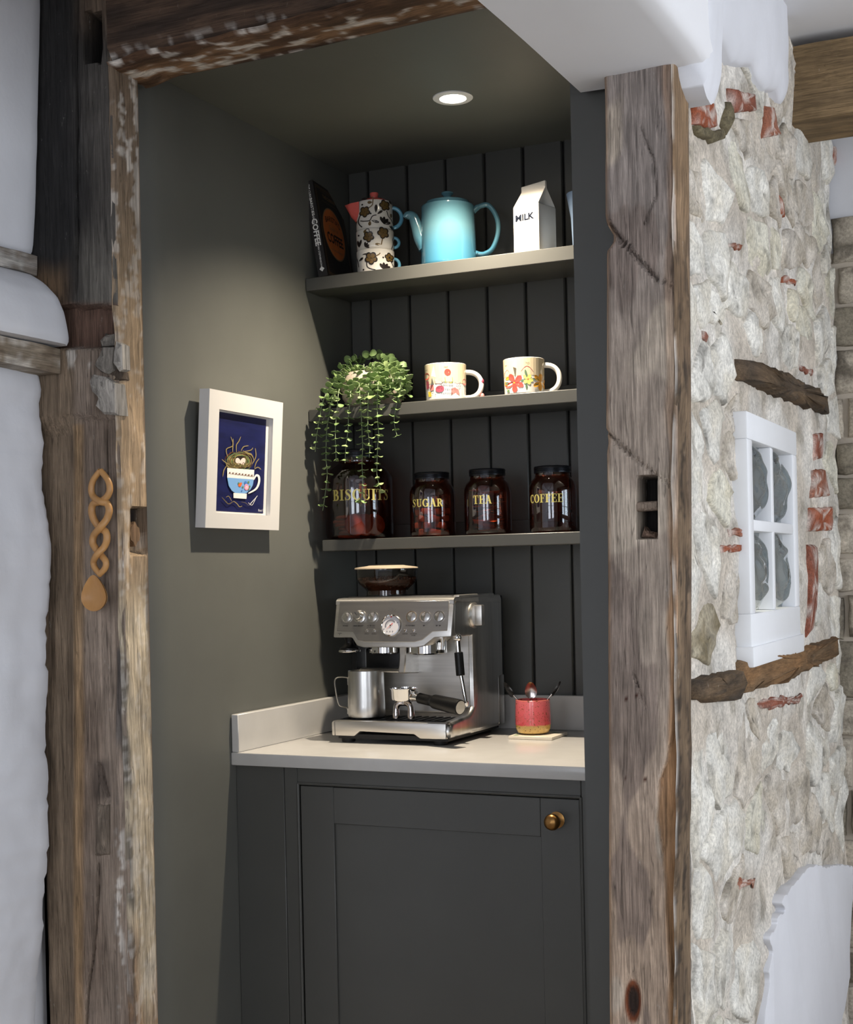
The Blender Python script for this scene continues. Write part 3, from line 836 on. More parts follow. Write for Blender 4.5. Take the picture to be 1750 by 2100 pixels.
# rubble stones: relaxed random cells
rs = random.Random(12); seeds = []
tries = 0
while tries < 9000 and len(seeds) < 270:
    tries += 1
    y = rs.uniform(YS0+0.03, YS1-0.04); z = rs.uniform(0.02, 2.46)
    big = 0.088+0.12*abs(nz(y*3, z*3, 6))
    if all(math.hypot((y-a)*0.62, z-b) > big*0.92 for a, b in seeds): seeds.append((y, z))
n_st = 0
for i, (y, z) in enumerate(seeds):
    if any(inside((y, z), s_) or near((y, z), s_, 0.035) for s_ in spec): continue
    poly = [(y-0.30, z-0.2), (y+0.30, z-0.2), (y+0.30, z+0.2), (y-0.30, z+0.2)]
    for j, (a, b) in enumerate(seeds):
        if j == i or abs(a-y) > 0.6 or abs(b-z) > 0.5: continue
        dy, dz = (a-y)*0.62, b-z; d = math.hypot(dy, dz)
        poly = clip(poly, (y+a)/2-dy/d*0.008, (z+b)/2-dz/d*0.008, dy/d*0.62, dz/d)
        if len(poly) < 3: break
    if len(poly) < 3: continue
    poly = [(max(YS0+0.008, min(YS1-0.01, a)), max(0.005, min(2.60, b))) for a, b in poly]
    for s_ in spec[:-1]:
        for _ in range(3): poly = [((p[0]*0.7+y*0.3, p[1]*0.7+z*0.3) if (inside(p, s_) or near(p, s_, 0.012)) else p) for p in poly]
    poly = [((p[0]*0.5+y*0.5, p[1]*0.5+z*0.5) if inside(p, spec[-1]) else p) for p in poly]
    poly = round_poly(poly, 1) if rs.random() < 0.5 else poly
    r = rs.random()
    cA, cB = (S(232, 229, 220), S(220, 214, 200)) if r < 0.45 else (S(226, 222, 206), S(212, 205, 184)) if r < 0.62 else (S(214, 206, 194), S(190, 180, 164)) if r < 0.965 else (S(178, 168, 146), S(134, 122, 96))
    dark = S(104, 100, 92)
    def cf(a, b, cA=cA, cB=cB, k=i):
        n = nz(a*14, b*18, k*0.7); n2 = nz(a*50, b*50, k*0.3)
        c = mixc(cA, cB, sstep(-0.25, 0.35, n+0.3*n2))
        return mixc(c, dark, 0.6*sstep(0.32, 0.6, n2+0.45*nz(a*8, b*8, k)))
    wall_piece('stone', poly, rs.uniform(0.002, 0.013), m_stone, cf, i*0.37, flat=rs.uniform(0.8, 1.05), rough=0.006, jag=0.012, facet=1.0); n_st += 1
# smooth white plaster patch at the foot of the wall
op = [(y+0.006*nz(y*40, z*40, 2), z+0.006*nz(y*36, z*36, 7)) for y, z in refine(round_poly(patch, 2), 0.012)]
build('plaster_patch', MB().prism(op, lambda a, b, d: (d+0.004*fbm(a*5, b*5, 2, 2), a, b), XS-0.02, XS+0.020), m_white, parent=ws, bevel=(0.005, 2), ang=40)
# mossy tuft of old mortar under the top bricks
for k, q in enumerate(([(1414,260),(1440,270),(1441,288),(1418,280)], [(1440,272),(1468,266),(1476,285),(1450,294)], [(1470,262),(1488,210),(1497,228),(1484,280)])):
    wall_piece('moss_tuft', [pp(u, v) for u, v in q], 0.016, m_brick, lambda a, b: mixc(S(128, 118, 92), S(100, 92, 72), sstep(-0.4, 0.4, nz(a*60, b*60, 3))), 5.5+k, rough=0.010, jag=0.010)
build('mortar', MB().box(-0.72, 2.8, 4.1555, 4.1595, 0.0, 2.22), pm('old_mortar', S(176, 166, 152), 0.9, var=0.15, vscale=12), parent=wf)
# stones of the far wall
rs = random.Random(3)
z = 0.02
while z < 2.2:
    h = rs.uniform(0.09, 0.17); y = -0.72+rs.uniform(-0.05, 0)
    while y < 0.35:
        w = rs.uniform(0.09, 0.2)
        poly = [(y+0.006, z+0.006), (y+w-0.006, z+0.006+rs.uniform(-.008, .008)), (y+w-0.006, z+h-0.006), (y+0.006, z+h-0.006+rs.uniform(-.008, .008))]
        g = rs.random(); cA = S(190, 180, 164) if g < 0.5 else S(150, 142, 126) if g < 0.85 else S(150, 108, 92)
        if y+w > -0.66:
            wall_piece('stone', poly, rs.uniform(0.012, 0.03), m_stone, lambda a, b, cA=cA: mixc(cA, S(120, 112, 100), sstep(0, 0.5, nz(a*20, b*20, 2))), z*3+y, par=wf, to3=lambda a, b, h_: (a, 4.16-h_, b), flat=0.95)
        y += w
    z += h

# ---- little window set in the stone wall
XWIN = -0.612
def wp(u, v): p = at(u, v, 0, XWIN); return p.y, p.z
y0, z1 = wp(1537, 850); y1_, z1b = wp(1633, 880); _, z0 = wp(1531, 1342)
ya, yb_ = y0-0.02, y1_+0.005; za, zb = z0, (z1+z1b)/2
w1 = struct(bpy.data.objects.new('window_1', None)); COL.objects.link(w1); w1.location = (XWIN, (ya+yb_)/2, za)
cy_ = (ya+yb_)/2
def wbox(mb, p, q, r, s, x0, x1): mb.box(x0-XWIN, x1-XWIN, p-cy_, q-cy_, r-za, s-za)
pl, pr_ = wp(1546, 1000)[0], wp(1628, 1000)[0]
pt = (wp(1546, 908)[1]+wp(1626, 928)[1])/2; pb_ = (wp(1548, 1258)[1]+wp(1624, 1245)[1])/2
pm_ = (wp(1580, 1072)[1]+wp(1600, 1090)[1])/2; pc = (wp(1585, 1000)[0]+wp(1591, 1000)[0])/2
mb = MB(); wbox(mb, ya, yb_, za, pb_, XWIN-0.05, XWIN); build('bottom_rail', mb, m_gloss_white, parent=w1, bevel=(0.004, 2))
mb = MB(); wbox(mb, ya, yb_, pt, zb, XWIN-0.05, XWIN); build('top_rail', mb, m_gloss_white, parent=w1, bevel=(0.004, 2))
mb = MB(); wbox(mb, ya, pl, pb_-0.001, pt+0.001, XWIN-0.05, XWIN-0.0005); build('stile', mb, m_gloss_white, parent=w1, bevel=(0.004, 2))
mb = MB(); wbox(mb, pr_, yb_, pb_-0.001, pt+0.001, XWIN-0.05, XWIN-0.0005); build('stile', mb, m_gloss_white, parent=w1, bevel=(0.004, 2))
mb = MB(); wbox(mb, pl, pr_, pm_-0.012, pm_+0.012, XWIN-0.05, XWIN-0.002); build('glazing_bar', mb, m_gloss_white, parent=w1, bevel=(0.004, 2))
mb = MB(); wbox(mb, pc-0.013, pc+0.013, pb_, pt, XWIN-0.05, XWIN-0.003); build('glazing_bar', mb, m_gloss_white, parent=w1, bevel=(0.004, 2))
mb = MB(); wbox(mb, ya-0.012, yb_+0.01, za-0.03, za+0.012, XWIN-0.05, XWIN+0.006); build('sill', mb, m_gloss_white, parent=w1, bevel=(0.004, 2))
mb = MB(); e_ = 0.012
for q_ in ((ya, HY0+0.012, za, zb), (HY1-0.012, yb_, za, zb), (ya, yb_, za, HZ0+0.012), (ya, yb_, HZ1-0.012, zb)): wbox(mb, q_[0], q_[1], q_[2], q_[3], XR, XWIN-0.046)
build('reveal', mb, m_paintw, parent=w1)
m_bull = thin_glass('bullion_glass', (0.58, 0.64, 0.66), 0.14, 0.03)
k = 0
for (q0, q1) in ((pl, pc-0.011), (pc+0.011, pr_)):
    for (r0, r1) in ((pb_, pm_-0.011), (pm_+0.011, pt)):
        mb = MB(); k += 1
        def gf(a, b, k=k):
            y = lerp(q0, q1, a); z = lerp(r0, r1, b)
            da, db = (a-0.55)*1.9, (b-0.5)*2.0
            r = math.hypot(da+0.12*nz(b*3, k, 1), db+0.12*nz(a*3, k, 5))
            h = 0.030*max(0, 1-r*r)**0.5+0.010*fbm(a*2.0, b*2.6, k*3.7, 2)+0.0036*math.sin(r*11+4.0*nz(a*2.5, b*2.5, k*2))*sstep(0.0, 0.3, r)
            return (-0.034+h, y-cy_, z-za)
        mb.grid(30, 40, gf)
        build('pane', mb, m_bull, parent=w1, recalc=False, ang=180)
# ================================================================== FITTED FURNITURE
ZT = 0.924                                  # worktop
wt = thing('worktop', 'pale marbled stone worktop with low upstands that the coffee machine stands on', 'worktop', (-1.3, 2.77, ZT-0.03))
def wbx(x0, x1, y0, y1, z0, z1): return MB().box(x0+1.3, x1+1.3, y0-2.77, y1-2.77, z0-ZT+0.03, z1-ZT+0.03)
build('slab', wbx(XW, XR, 2.77, YB-0.012, ZT-0.03, ZT), m_quartz, parent=wt, bevel=(0.003, 2))
build('upstand', wbx(XW+0.0015, XW+0.0205, 2.772, YB-0.013, ZT, ZT+0.088), m_quartz, parent=wt, bevel=(0.0015, 1))
build('upstand', wbx(XW+0.021, XR, YB-0.033, YB-0.013, ZT, ZT+0.088), m_quartz, parent=wt, bevel=(0.0015, 1))
# base cabinet
cb = thing('base_cabinet', 'dark grey painted base cabinet with a panelled door under the stone worktop', 'cabinet', (-1.3, 2.79, 0.0))
def cbx(x0, x1, y0, y1, z0, z1): return MB().box(x0+1.3, x1+1.3, y0-2.79, y1-2.79, z0, z1)
FY = 2.79
build('carcass', cbx(-1.66, XR, FY+0.022, YB-0.02, 0.0, ZT-0.031), m_paintw, parent=cb)
build('filler_panel', cbx(XW, -1.6805, FY, FY+0.02, 0.0, ZT-0.031), m_paintw, parent=cb, bevel=(0.0015, 1))
build('face_frame_stile', cbx(-1.679, -1.6445, FY-0.001, FY+0.022, 0.0, ZT-0.031), m_paintw, parent=cb, bevel=(0.0015, 1))
build('face_frame_stile', cbx(-0.962, XR, FY-0.001, FY+0.022, 0.0, ZT-0.031), m_paintw, parent=cb, bevel=(0.0015, 1))
build('face_frame_rail', cbx(-1.6445, -0.962, FY-0.001, FY+0.022, 0.859, ZT-0.031), m_paintw, parent=cb, bevel=(0.0015, 1))
mb = MB(); q = 0.004
for a, b in (((-1.6425, FY-0.001, 0.08), (-1.6425, FY-0.001, 0.857)), ((-1.6425, FY-0.001, 0.857), (-0.963, FY-0.001, 0.857)), ((-0.963, FY-0.001, 0.08), (-0.963, FY-0.001, 0.857))):
    mb.tube([(a[0]+1.3, a[1]-FY, a[2]), (b[0]+1.3, b[1]-FY, b[2])], 0.0035, 8)
build('bead', mb, m_paintw, parent=cb)
dr = build('door', cbx(-1.56, -1.045, FY+0.008, FY+0.016, 0.18, 0.78), m_paintw, parent=cb)
D = (-1.6375, -0.967, 0.10, 0.8515)
for nm, bb in (('door_stile', (D[0], -1.552, D[2], D[3])), ('door_stile', (-1.054, D[1], D[2], D[3])), ('door_rail', (-1.552, -1.054, 0.769, D[3])), ('door_rail', (-1.552, -1.054, D[2], 0.19))):
    build(nm, cbx(bb[0], bb[1], FY+0.0005, FY+0.02, bb[2], bb[3]), m_paintw, parent=dr, bevel=(0.0012, 1))
mb = MB().lathe([(0.0, 0.0), (0.017, 0.0), (0.0175, 0.003), (0.012, 0.005), (0.0075, 0.008), (0.0075, 0.014), (0.012, 0.018), (0.0165, 0.025), (0.0175, 0.031), (0.0155, 0.038), (0.010, 0.042), (0.0, 0.0435)], 28)
mb.xf(Matrix.Translation((-1.017+1.3, 0.0005, 0.807)) @ Matrix.Rotation(PI/2, 4, 'X'))
build('knob', mb, m_brass, parent=dr)
# shelves
SH = []
SHY = 3.164
def shelf(label, x0, ztop, thick):
    s_ = thing('shelf', label, 'shelf', (-1.3, SHY, ztop-thick), group='painted alcove shelves')
    def sb(a, b, c, d, e, f): return MB().box(a+1.3, b+1.3, c-SHY, d-SHY, e-ztop+thick, f-ztop+thick)
    build('board', sb(x0, XR, SHY+0.0855, YB-0.0125, ztop-0.022, ztop), m_paintw, parent=s_, bevel=(0.0015, 1))
    build('front_rail', sb(x0, XR, SHY, SHY+0.085, ztop-thick, ztop), m_paintw, parent=s_, bevel=(0.0015, 1))
    build('back_lip', sb(x0, XR, YB-0.030, YB-0.013, ztop+0.0002, ztop+0.042), m_paintw, parent=s_, bevel=(0.0015, 1))
    SH.append(ztop)
shelf('grey painted shelf holding the teapots, the book and the milk carton', XW+0.002, 2.097, 0.034)
shelf('grey painted shelf holding the trailing plant and two patterned mugs', XW+0.002, 1.758, 0.031)
shelf('grey painted shelf holding the row of amber glass jars', -1.776, 1.4212, 0.029)
# recessed downlight
DL = Vector((-1.30, 2.975, ZC))
dl = thing('downlight', 'round white recessed downlight in the dark alcove ceiling', 'light', DL)
mb = MB().shell([(0.032, 0.010), (0.030, 0.0), (0.031, -0.004), (0.043, -0.0045), (0.0465, -0.002), (0.0465, 0.001)], 48)
build('ring', mb, m_gloss_white, parent=dl, recalc=False)
m_em, t_, b_ = nt('lamp_lens'); b_.inputs['Emission Color'].default_value = (1.0, 0.86, 0.66, 1); b_.inputs['Emission Strength'].default_value = 14
b_.inputs['Base Color'].default_value = (0.9, 0.9, 0.9, 1)
mb = MB().lathe([(0.0, 0.0), (0.030, 0.0), (0.030, -0.0005), (0.0, -0.0005)], 40)
build('lens', mb, m_em, parent=dl)
sp = bpy.data.lights.new('downlight_lamp', 'SPOT'); sp.energy = 150; sp.color = (1.0, 0.865, 0.68)
sp.spot_size = math.radians(124); sp.spot_blend = 1.0; sp.shadow_soft_size = 0.016
so = bpy.data.objects.new('downlight_lamp', sp); COL.objects.link(so); so.parent = dl; so.location = (0, 0, -0.006)
# ================================================================== THINGS ON THE SHELVES
def glaze(name, col, rough=0.12, var=0.04, vs=20): return pm(name, col, rough, 0.0, var=var, vscale=vs, coat=0.3)
m_cream = glaze('cream_ceramic', S(232, 222, 200)); m_whc = glaze('white_ceramic', S(224, 219, 210)); m_beige = glaze('beige_ceramic', S(216, 199, 168))
m_teal = glaze('teal_glaze', S(96, 158, 186)); m_coral = glaze('coral_glaze', S(226, 104, 96))
m_pot = glaze('pale_pot', S(188, 174, 158), 0.35)
m_ltblue = glaze('light_blue_glaze', S(150, 172, 200))
pk = {n: pm('mug_'+n, c, 0.3) for n, c in dict(red=S(222, 80, 70), pink=S(236, 172, 166), rose=S(222, 128, 124), plum=S(160, 72, 88), yellow=S(236, 204, 70), orange=S(228, 160, 52), green=S(92, 120, 92), black=S(44, 40, 40), lime=S(222, 220, 120), grey=S(150, 140, 132)).items()}
m_bkpat = pm('black_pattern', S(36, 30, 28), 0.3); m_brpat = pm('bronze_pattern', S(104, 82, 44), 0.3)
m_ombre_falloff, t_, b_ = nt('ombre_falloff_blue_glaze')
b_.inputs['Roughness'].default_value = 0.12; b_.inputs['Coat Weight'].default_value = 0.4
sx_ = t_.nodes.new('ShaderNodeSeparateXYZ'); L(t_, coord(t_), sx_.inputs[0])
L(t_, ramp(t_, sx_.outputs[2], [(0.0, S(56, 112, 138)), (0.055, S(72, 124, 146)), (0.10, S(98, 140, 152)), (0.16, S(90, 134, 148))]), b_.inputs['Base Color'])  # slight ombre of the glaze, with light falloff down the pot mixed in

def on_cyl(r, ang, z, off=0.0006): return ((r+off)*math.sin(ang), -(r+off)*math.cos(ang), z)
class Decal:
    """flat print wrapped on a round body: r(z) radius; pixel frame of the photo crop maps to angle and height"""
    def __init__(s, r, uc, R, v0, z0, mpp, tilt=0.0): s.r = r; s.uc = uc; s.R = R; s.v0 = v0; s.z0 = z0; s.mpp = mpp; s.mb = MB(); s.tilt = tilt; s.lay = 0
    def P(s, u, v):
        k = max(-0.995, min(0.995, (u-s.uc)/s.R)); z = s.z0-(v-s.v0-s.tilt*(u-s.uc))*s.mpp
        return on_cyl(s.r(z), math.asin(k), z, 0.0005+0.00012*s.lay)
    def poly(s, pts, m):
        s.lay = (s.lay+1) % 6; s.mb.fan([s.P(u, v) for u, v in pts], m)
    def ell(s, u, v, a, b, m, rot=0, n=14):
        c, q = math.cos(rot), math.sin(rot)
        s.poly([(u+a*math.cos(2*PI*k/n)*c-b*math.sin(2*PI*k/n)*q, v+a*math.cos(2*PI*k/n)*q+b*math.sin(2*PI*k/n)*c) for k in range(n)], m)
    def petal(s, u, v, l, w, rot, m):
        c, q = math.cos(rot), math.sin(rot)
        s.poly([(u+x*c-y*q, v+x*q+y*c) for x, y in ((0, 0), (l*.3, w*.35), (l*.65, w*.5), (l*.9, w*.3), (l, 0), (l*.9, -w*.3), (l*.65, -w*.5), (l*.3, -w*.35))], m)
    def line(s, pts, w, m, n=5):
        s.lay = (s.lay+1) % 6
        P = smooth_path([(a, b, 0) for a, b in pts], n); vs = []
        for i, p in enumerate(P):
            t = P[min(i+1, len(P)-1)]-P[max(i-1, 0)]
            t = Vector((t.x, t.y)).normalized() if t.length > 1e-6 else Vector((1, 0))
            vs += [s.P(p.x-t.y*w/2, p.y+t.x*w/2), s.P(p.x+t.y*w/2, p.y-t.x*w/2)]
        s.mb.add(vs, [(2*i, 2*i+1, 2*i+3, 2*i+2) for i in range(len(P)-1)], m)
    def flower(s, u, v, r, m, mc, n=5, rot=0.3):
        for k in range(n): a = rot+2*PI*k/n; s.ell(u+0.55*r*math.cos(a), v+0.55*r*math.sin(a), 0.5*r, 0.46*r, m, a, 10)
        s.ell(u, v, 0.2*r, 0.2*r, mc, 0, 8)

# ---------------- serif capitals for the jars (strokes: thick stems, thin hairlines)
def rib(pts, ws):
    vs = []; n = len(pts)
    for i in range(n):
        a = Vector(pts[max(i-1, 0)]); b = Vector(pts[min(i+1, n-1)]); t = (b-a).normalized(); p = Vector(pts[i]); w = ws[i]/2
        vs += [(p.x-t.y*w, p.y+t.x*w), (p.x+t.y*w, p.y-t.x*w)]
    return vs, [(2*i, 2*i+1, 2*i+3, 2*i+2) for i in range(n-1)]
def arc(cx, cy, rx, ry, a0, a1, w0, w1, n=14, f=None):
    pts = []; ws = []
    for k in range(n+1):
        a = math.radians(lerp(a0, a1, k/n)); pts.append((cx+rx*math.cos(a), cy+ry*math.sin(a))); ws.append(lerp(w0, w1, abs(math.cos(a))))
    return rib(pts, ws)
def bar(x0, y0, x1, y1, w): return rib([(lerp(x0, x1, k/4), lerp(y0, y1, k/4)) for k in range(5)], [w]*5)
def slab(x0, x1, y): return bar(x0, y, x1, y, 0.06)
def stem(x, y0=0.0, y1=1.0, w=0.2): return bar(x, y0, x, y1, w)
SERIF = {
 'I': (0.40, [stem(0.2), slab(0.0, 0.4, 0.03), slab(0.0, 0.4, 0.97)]),
 'T': (0.72, [stem(0.36), slab(0.16, 0.56, 0.03), slab(0.02, 0.70, 0.97), bar(0.04, 0.97, 0.04, 0.70, 0.06), bar(0.68, 0.97, 0.68, 0.70, 0.06)]),
 'E': (0.66, [stem(0.2), slab(0.0, 0.58, 0.03), slab(0.0, 0.58, 0.97), slab(0.2, 0.46, 0.52), bar(0.60, 0.0, 0.60, 0.30, 0.06), bar(0.60, 0.72, 0.60, 1.0, 0.06), bar(0.46, 0.40, 0.46, 0.64, 0.05)]),
 'F': (0.62, [stem(0.2), slab(0.0, 0.42, 0.03), slab(0.0, 0.56, 0.97), slab(0.2, 0.46, 0.52), bar(0.58, 0.72, 0.58, 1.0, 0.06), bar(0.46, 0.40, 0.46, 0.64, 0.05)]),
 'B': (0.70, [stem(0.2), slab(0.0, 0.36, 0.03), slab(0.0, 0.36, 0.97), arc(0.30, 0.745, 0.22, 0.225, -90, 90, 0.06, 0.19), arc(0.32, 0.275, 0.26, 0.245, -90, 90, 0.06, 0.21)]),
 'R': (0.76, [stem(0.2), slab(0.0, 0.38, 0.03), slab(0.0, 0.36, 0.97), arc(0.32, 0.735, 0.22, 0.235, -90, 90, 0.06, 0.19), bar(0.40, 0.5, 0.66, 0.02, 0.18), slab(0.58, 0.78, 0.03)]),
 'U': (0.78, [stem(0.2, 0.28, 1.0), bar(0.62, 0.28, 0.62, 1.0, 0.07), arc(0.41, 0.28, 0.21, 0.245, 180, 360, 0.07, 0.14), slab(0.02, 0.38, 0.97), slab(0.48, 0.76, 0.97)]),
 'O': (0.80, [arc(0.40, 0.5, 0.30, 0.46, 0, 360, 0.06, 0.21, 30)]),
 'C': (0.74, [arc(0.40, 0.5, 0.30, 0.46, 48, 312, 0.06, 0.21, 24), bar(0.62, 0.66, 0.62, 1.0, 0.06), bar(0.62, 0.0, 0.62, 0.22, 0.05)]),
 'G': (0.80, [arc(0.40, 0.5, 0.30, 0.46, 48, 322, 0.06, 0.21, 24), bar(0.62, 0.66, 0.62, 1.0, 0.06), stem(0.64, 0.02, 0.44, 0.18), slab(0.46, 0.80, 0.44)]),
 'A': (0.78, [bar(0.40, 1.0, 0.12, 0.0, 0.07), bar(0.40, 1.0, 0.64, 0.0, 0.20), slab(0.22, 0.54, 0.34), slab(0.0, 0.26, 0.03), slab(0.5, 0.80, 0.03)]),
 'S': (0.64, [rib([(0.54,.78),(0.46,.92),(0.33,.965),(0.2,.91),(0.145,.79),(0.19,.66),(0.31,.555),(0.43,.44),(0.49,.28),(0.43,.11),(0.30,.035),(0.16,.09),(0.08,.24)],
                  [.05,.06,.06,.10,.15,.19,.21,.19,.15,.10,.06,.06,.05]), bar(0.56, 0.70, 0.56, 1.0, 0.05), bar(0.07, 0.0, 0.07, 0.30, 0.05)])}
def jar_text(word, r, h, z0, a0, a1):
    """word on a cylinder from angle a0 to a1 (radians, 0 faces the camera)"""
    tot = sum(SERIF[c][0]+0.07 for c in word)-0.07; mb = MB(); x = 0.0
    for c in word:
        for vs, fs in SERIF[c][1]:
            mb.add([on_cyl(r, a0+(a1-a0)*(x+p[0])/tot, z0+p[1]*h, 0.0007) for p in vs], fs)
        x += SERIF[c][0]+0.07
    return mb
# ---------------- amber storage jars
m_amber = thin_glass('amber_glass', (0.56, 0.26, 0.17), 0.10, 0.025, 0.12, (0.95, 0.96, 1.0))
JY = 3.262
def jar(name_lab, word, uL, uR, v, ulL, ulR, lv, vtop, vtxt_top, vtxt_bot, ta0, ta1, zsh):
    cx, r = cyl(uL, uR, v, JY); _, rl = cyl(ulL, ulR, lv, JY)
    um = (uL+uR)/2; zb = zsh+0.0006; zt = zat(um, vtop, JY); H = zt-zb
    t = thing('storage_jar', name_lab, 'jar', (cx, JY, zb), facing(cx, JY), 'amber glass jars with gold lettering')
    lh = 0.020 if r > 0.07 else 0.016; zn = H-lh; rn = rl*0.95
    zsd = zn-(0.050 if r > 0.07 else 0.032)
    prof = [(0.0, 0.003), (r*0.90, 0.003), (r*0.97, 0.006), (r, 0.014), (r, zsd-0.012), (r*0.985, zsd), (lerp(r, rn, 0.35), zsd+(zn-zsd)*0.38), (lerp(r, rn, 0.8), zsd+(zn-zsd)*0.62), (rn, zsd+(zn-zsd)*0.75), (rn*1.02, zn-0.008), (rn, zn-0.005), (rn, zn+0.004)]
    build('glass_body', MB().shell(prof, 56), m_amber, parent=t, recalc=False, ang=60)
    lp_ = [(0.0, 0.0), (rl*0.99, 0.0), (rl*1.0, 0.002)]
    for k in range(3): lp_ += [(rl*1.0, lh*(0.22+0.2*k)), (rl*0.975, lh*(0.28+0.2*k)), (rl*1.0, lh*(0.34+0.2*k))]
    lp_ += [(rl*1.01, lh*0.86), (rl*0.98, lh), (rl*0.9, lh+0.001), (0.0, lh+0.001)]
    build('lid', MB().lathe(lp_, 56, cz=zn), m_lid, parent=t)
    zt1 = zat(um, vtxt_top, JY)-zb; zt0 = zat(um, vtxt_bot, JY)-zb
    mt = jar_text(word, r, zt1-zt0, zt0, math.radians(ta0), math.radians(ta1))
    build('lettering', mt, m_gold, parent=t, smooth=False, recalc=False)
    return cx, r, zb+0.004
zs3 = SH[2]
jb = jar('large amber glass biscuits jar half hidden by the trailing plant', 'BISCUITS', 668, 808, 1050, 708, 792, 940, 924, 1007, 1029, -48, 57, zs3)
js = jar('amber glass sugar jar standing beside the large biscuits jar', 'SUGAR', 841, 935, 1050, 851, 923, 975, 970, 1025, 1041, -58, 26, zs3)
jt = jar('amber glass tea jar standing between the sugar and coffee jars', 'TEA', 953, 1050, 1050, 964, 1039, 968, 963, 1018, 1035, -37, 9, zs3)
jc = jar('amber glass coffee jar standing against the right-hand alcove side', 'COFFEE', 1086, 1184, 1040, 1095, 1171, 962, 957, 1015, 1032, -66, 24, zs3)
# contents, each piece its own thing
m_bisc = pm('baked_biscuit', S(160, 112, 80), 0.8, var=0.2, vscale=60, bump=0.5, bscale=200)
m_bag = pm('paper_tea_bag', S(206, 150, 112), 0.9, var=0.15, vscale=30); m_sug = pm('brown_sugar_lump', S(158, 112, 88), 0.8, var=0.2, vscale=50, bump=0.4, bscale=150)
m_cof = pm('dark_coffee_pack', S(70, 46, 38), 0.5, var=0.3, vscale=20)
rc = random.Random(5)
bme = MB().lathe([(0, 0), (0.027, 0), (0.030, 0.003), (0.029, 0.007), (0.024, 0.009), (0, 0.0095)], 20)
bo = build('biscuit', bme, m_bisc); first = [bo]
def place(o0, lab, cat, grp, loc, rot):
    o = o0 if not o0.get('category') else o0.copy()
    if o is not o0: COL.objects.link(o)
    o.location = loc; o.rotation_euler = rot; tag(o, lab, cat, grp); return o
for k in range(6): place(bo, ['bottom biscuit of the flat stack inside the large amber jar', 'second biscuit up the flat stack inside the large amber jar', 'third biscuit up the flat stack inside the large amber jar', 'fourth biscuit up the flat stack inside the large amber jar', 'fifth biscuit up the flat stack inside the large amber jar', 'top biscuit of the flat stack inside the large amber jar'][k], 'biscuit', 'biscuits in the amber jar', (jb[0]-0.03+rc.uniform(-.006, .006), JY-0.012+rc.uniform(-.01, .01), jb[2]+0.001+k*0.0098), (rc.uniform(-.06, .06), rc.uniform(-.06, .06), k))
for k in range(3): place(bo, 'round brown biscuit propped on edge in the large amber jar', 'biscuit', 'propped biscuits in the amber jar', (jb[0]+0.004+0.0165*k, JY-0.034+0.0215*k, jb[2]+0.0335), (PI/2-0.16, 0, 0.9))
sme = build('sugar_lump', MB().box(-0.014, 0.014, -0.010, 0.010, 0, 0.016), m_sug, bevel=(0.003, 2))
for k in range(26):
    l = k % 6; a = l*PI/3+0.5*(k//6); rr = 0.032 if l else 0.0
    place(sme, 'brown sugar lump in the %s layer inside the sugar jar' % ('bottom', 'second', 'third', 'fourth', 'top')[k//6], 'sugar lump', 'sugar lumps in the jar', (js[0]+rr*math.cos(a), JY+rr*math.sin(a), js[2]+0.0175*(k//6)), (rc.uniform(-.15, .15), rc.uniform(-.15, .15), rc.uniform(0, 3)))
tme = build('tea_bag', MB().grid(6, 6, lambda a, b: ((a-.5)*0.046, 0.0016*math.sin(PI*a)*math.sin(PI*b), (b-.5)*0.05)).grid(6, 6, lambda a, b: ((a-.5)*0.046, -0.0016*math.sin(PI*a)*math.sin(PI*b), (b-.5)*0.05), flip=True), m_bag)
for k in range(22):
    a = k*2.4; rr = 0.028*math.sqrt((k % 7)/7)
    place(tme, 'paper tea bag tumbled inside the tea jar', 'tea bag', 'tea bags in the jar', (jt[0]+0.6*rr*math.cos(a), JY+0.6*rr*math.sin(a), jt[2]+0.010+0.0050*k), (PI/2+rc.uniform(-.22, .22), rc.uniform(-.22, .22), rc.uniform(0, 3)))
cme = build('coffee_pod', MB().lathe([(0, 0), (0.014, 0), (0.019, 0.02), (0.020, 0.022), (0, 0.023)], 16), m_cof)
for k in range(16):
    l = k % 4; a = l*PI/2+0.4*(k//4)
    place(cme, 'dark coffee pod in the %s layer inside the coffee jar' % ('bottom', 'second', 'third', 'top')[k//4], 'coffee pod', 'coffee pods in the jar', (jc[0]+0.027*math.cos(a), JY+0.027*math.sin(a), jc[2]+0.0235*(k//4)), (0, 0, a))

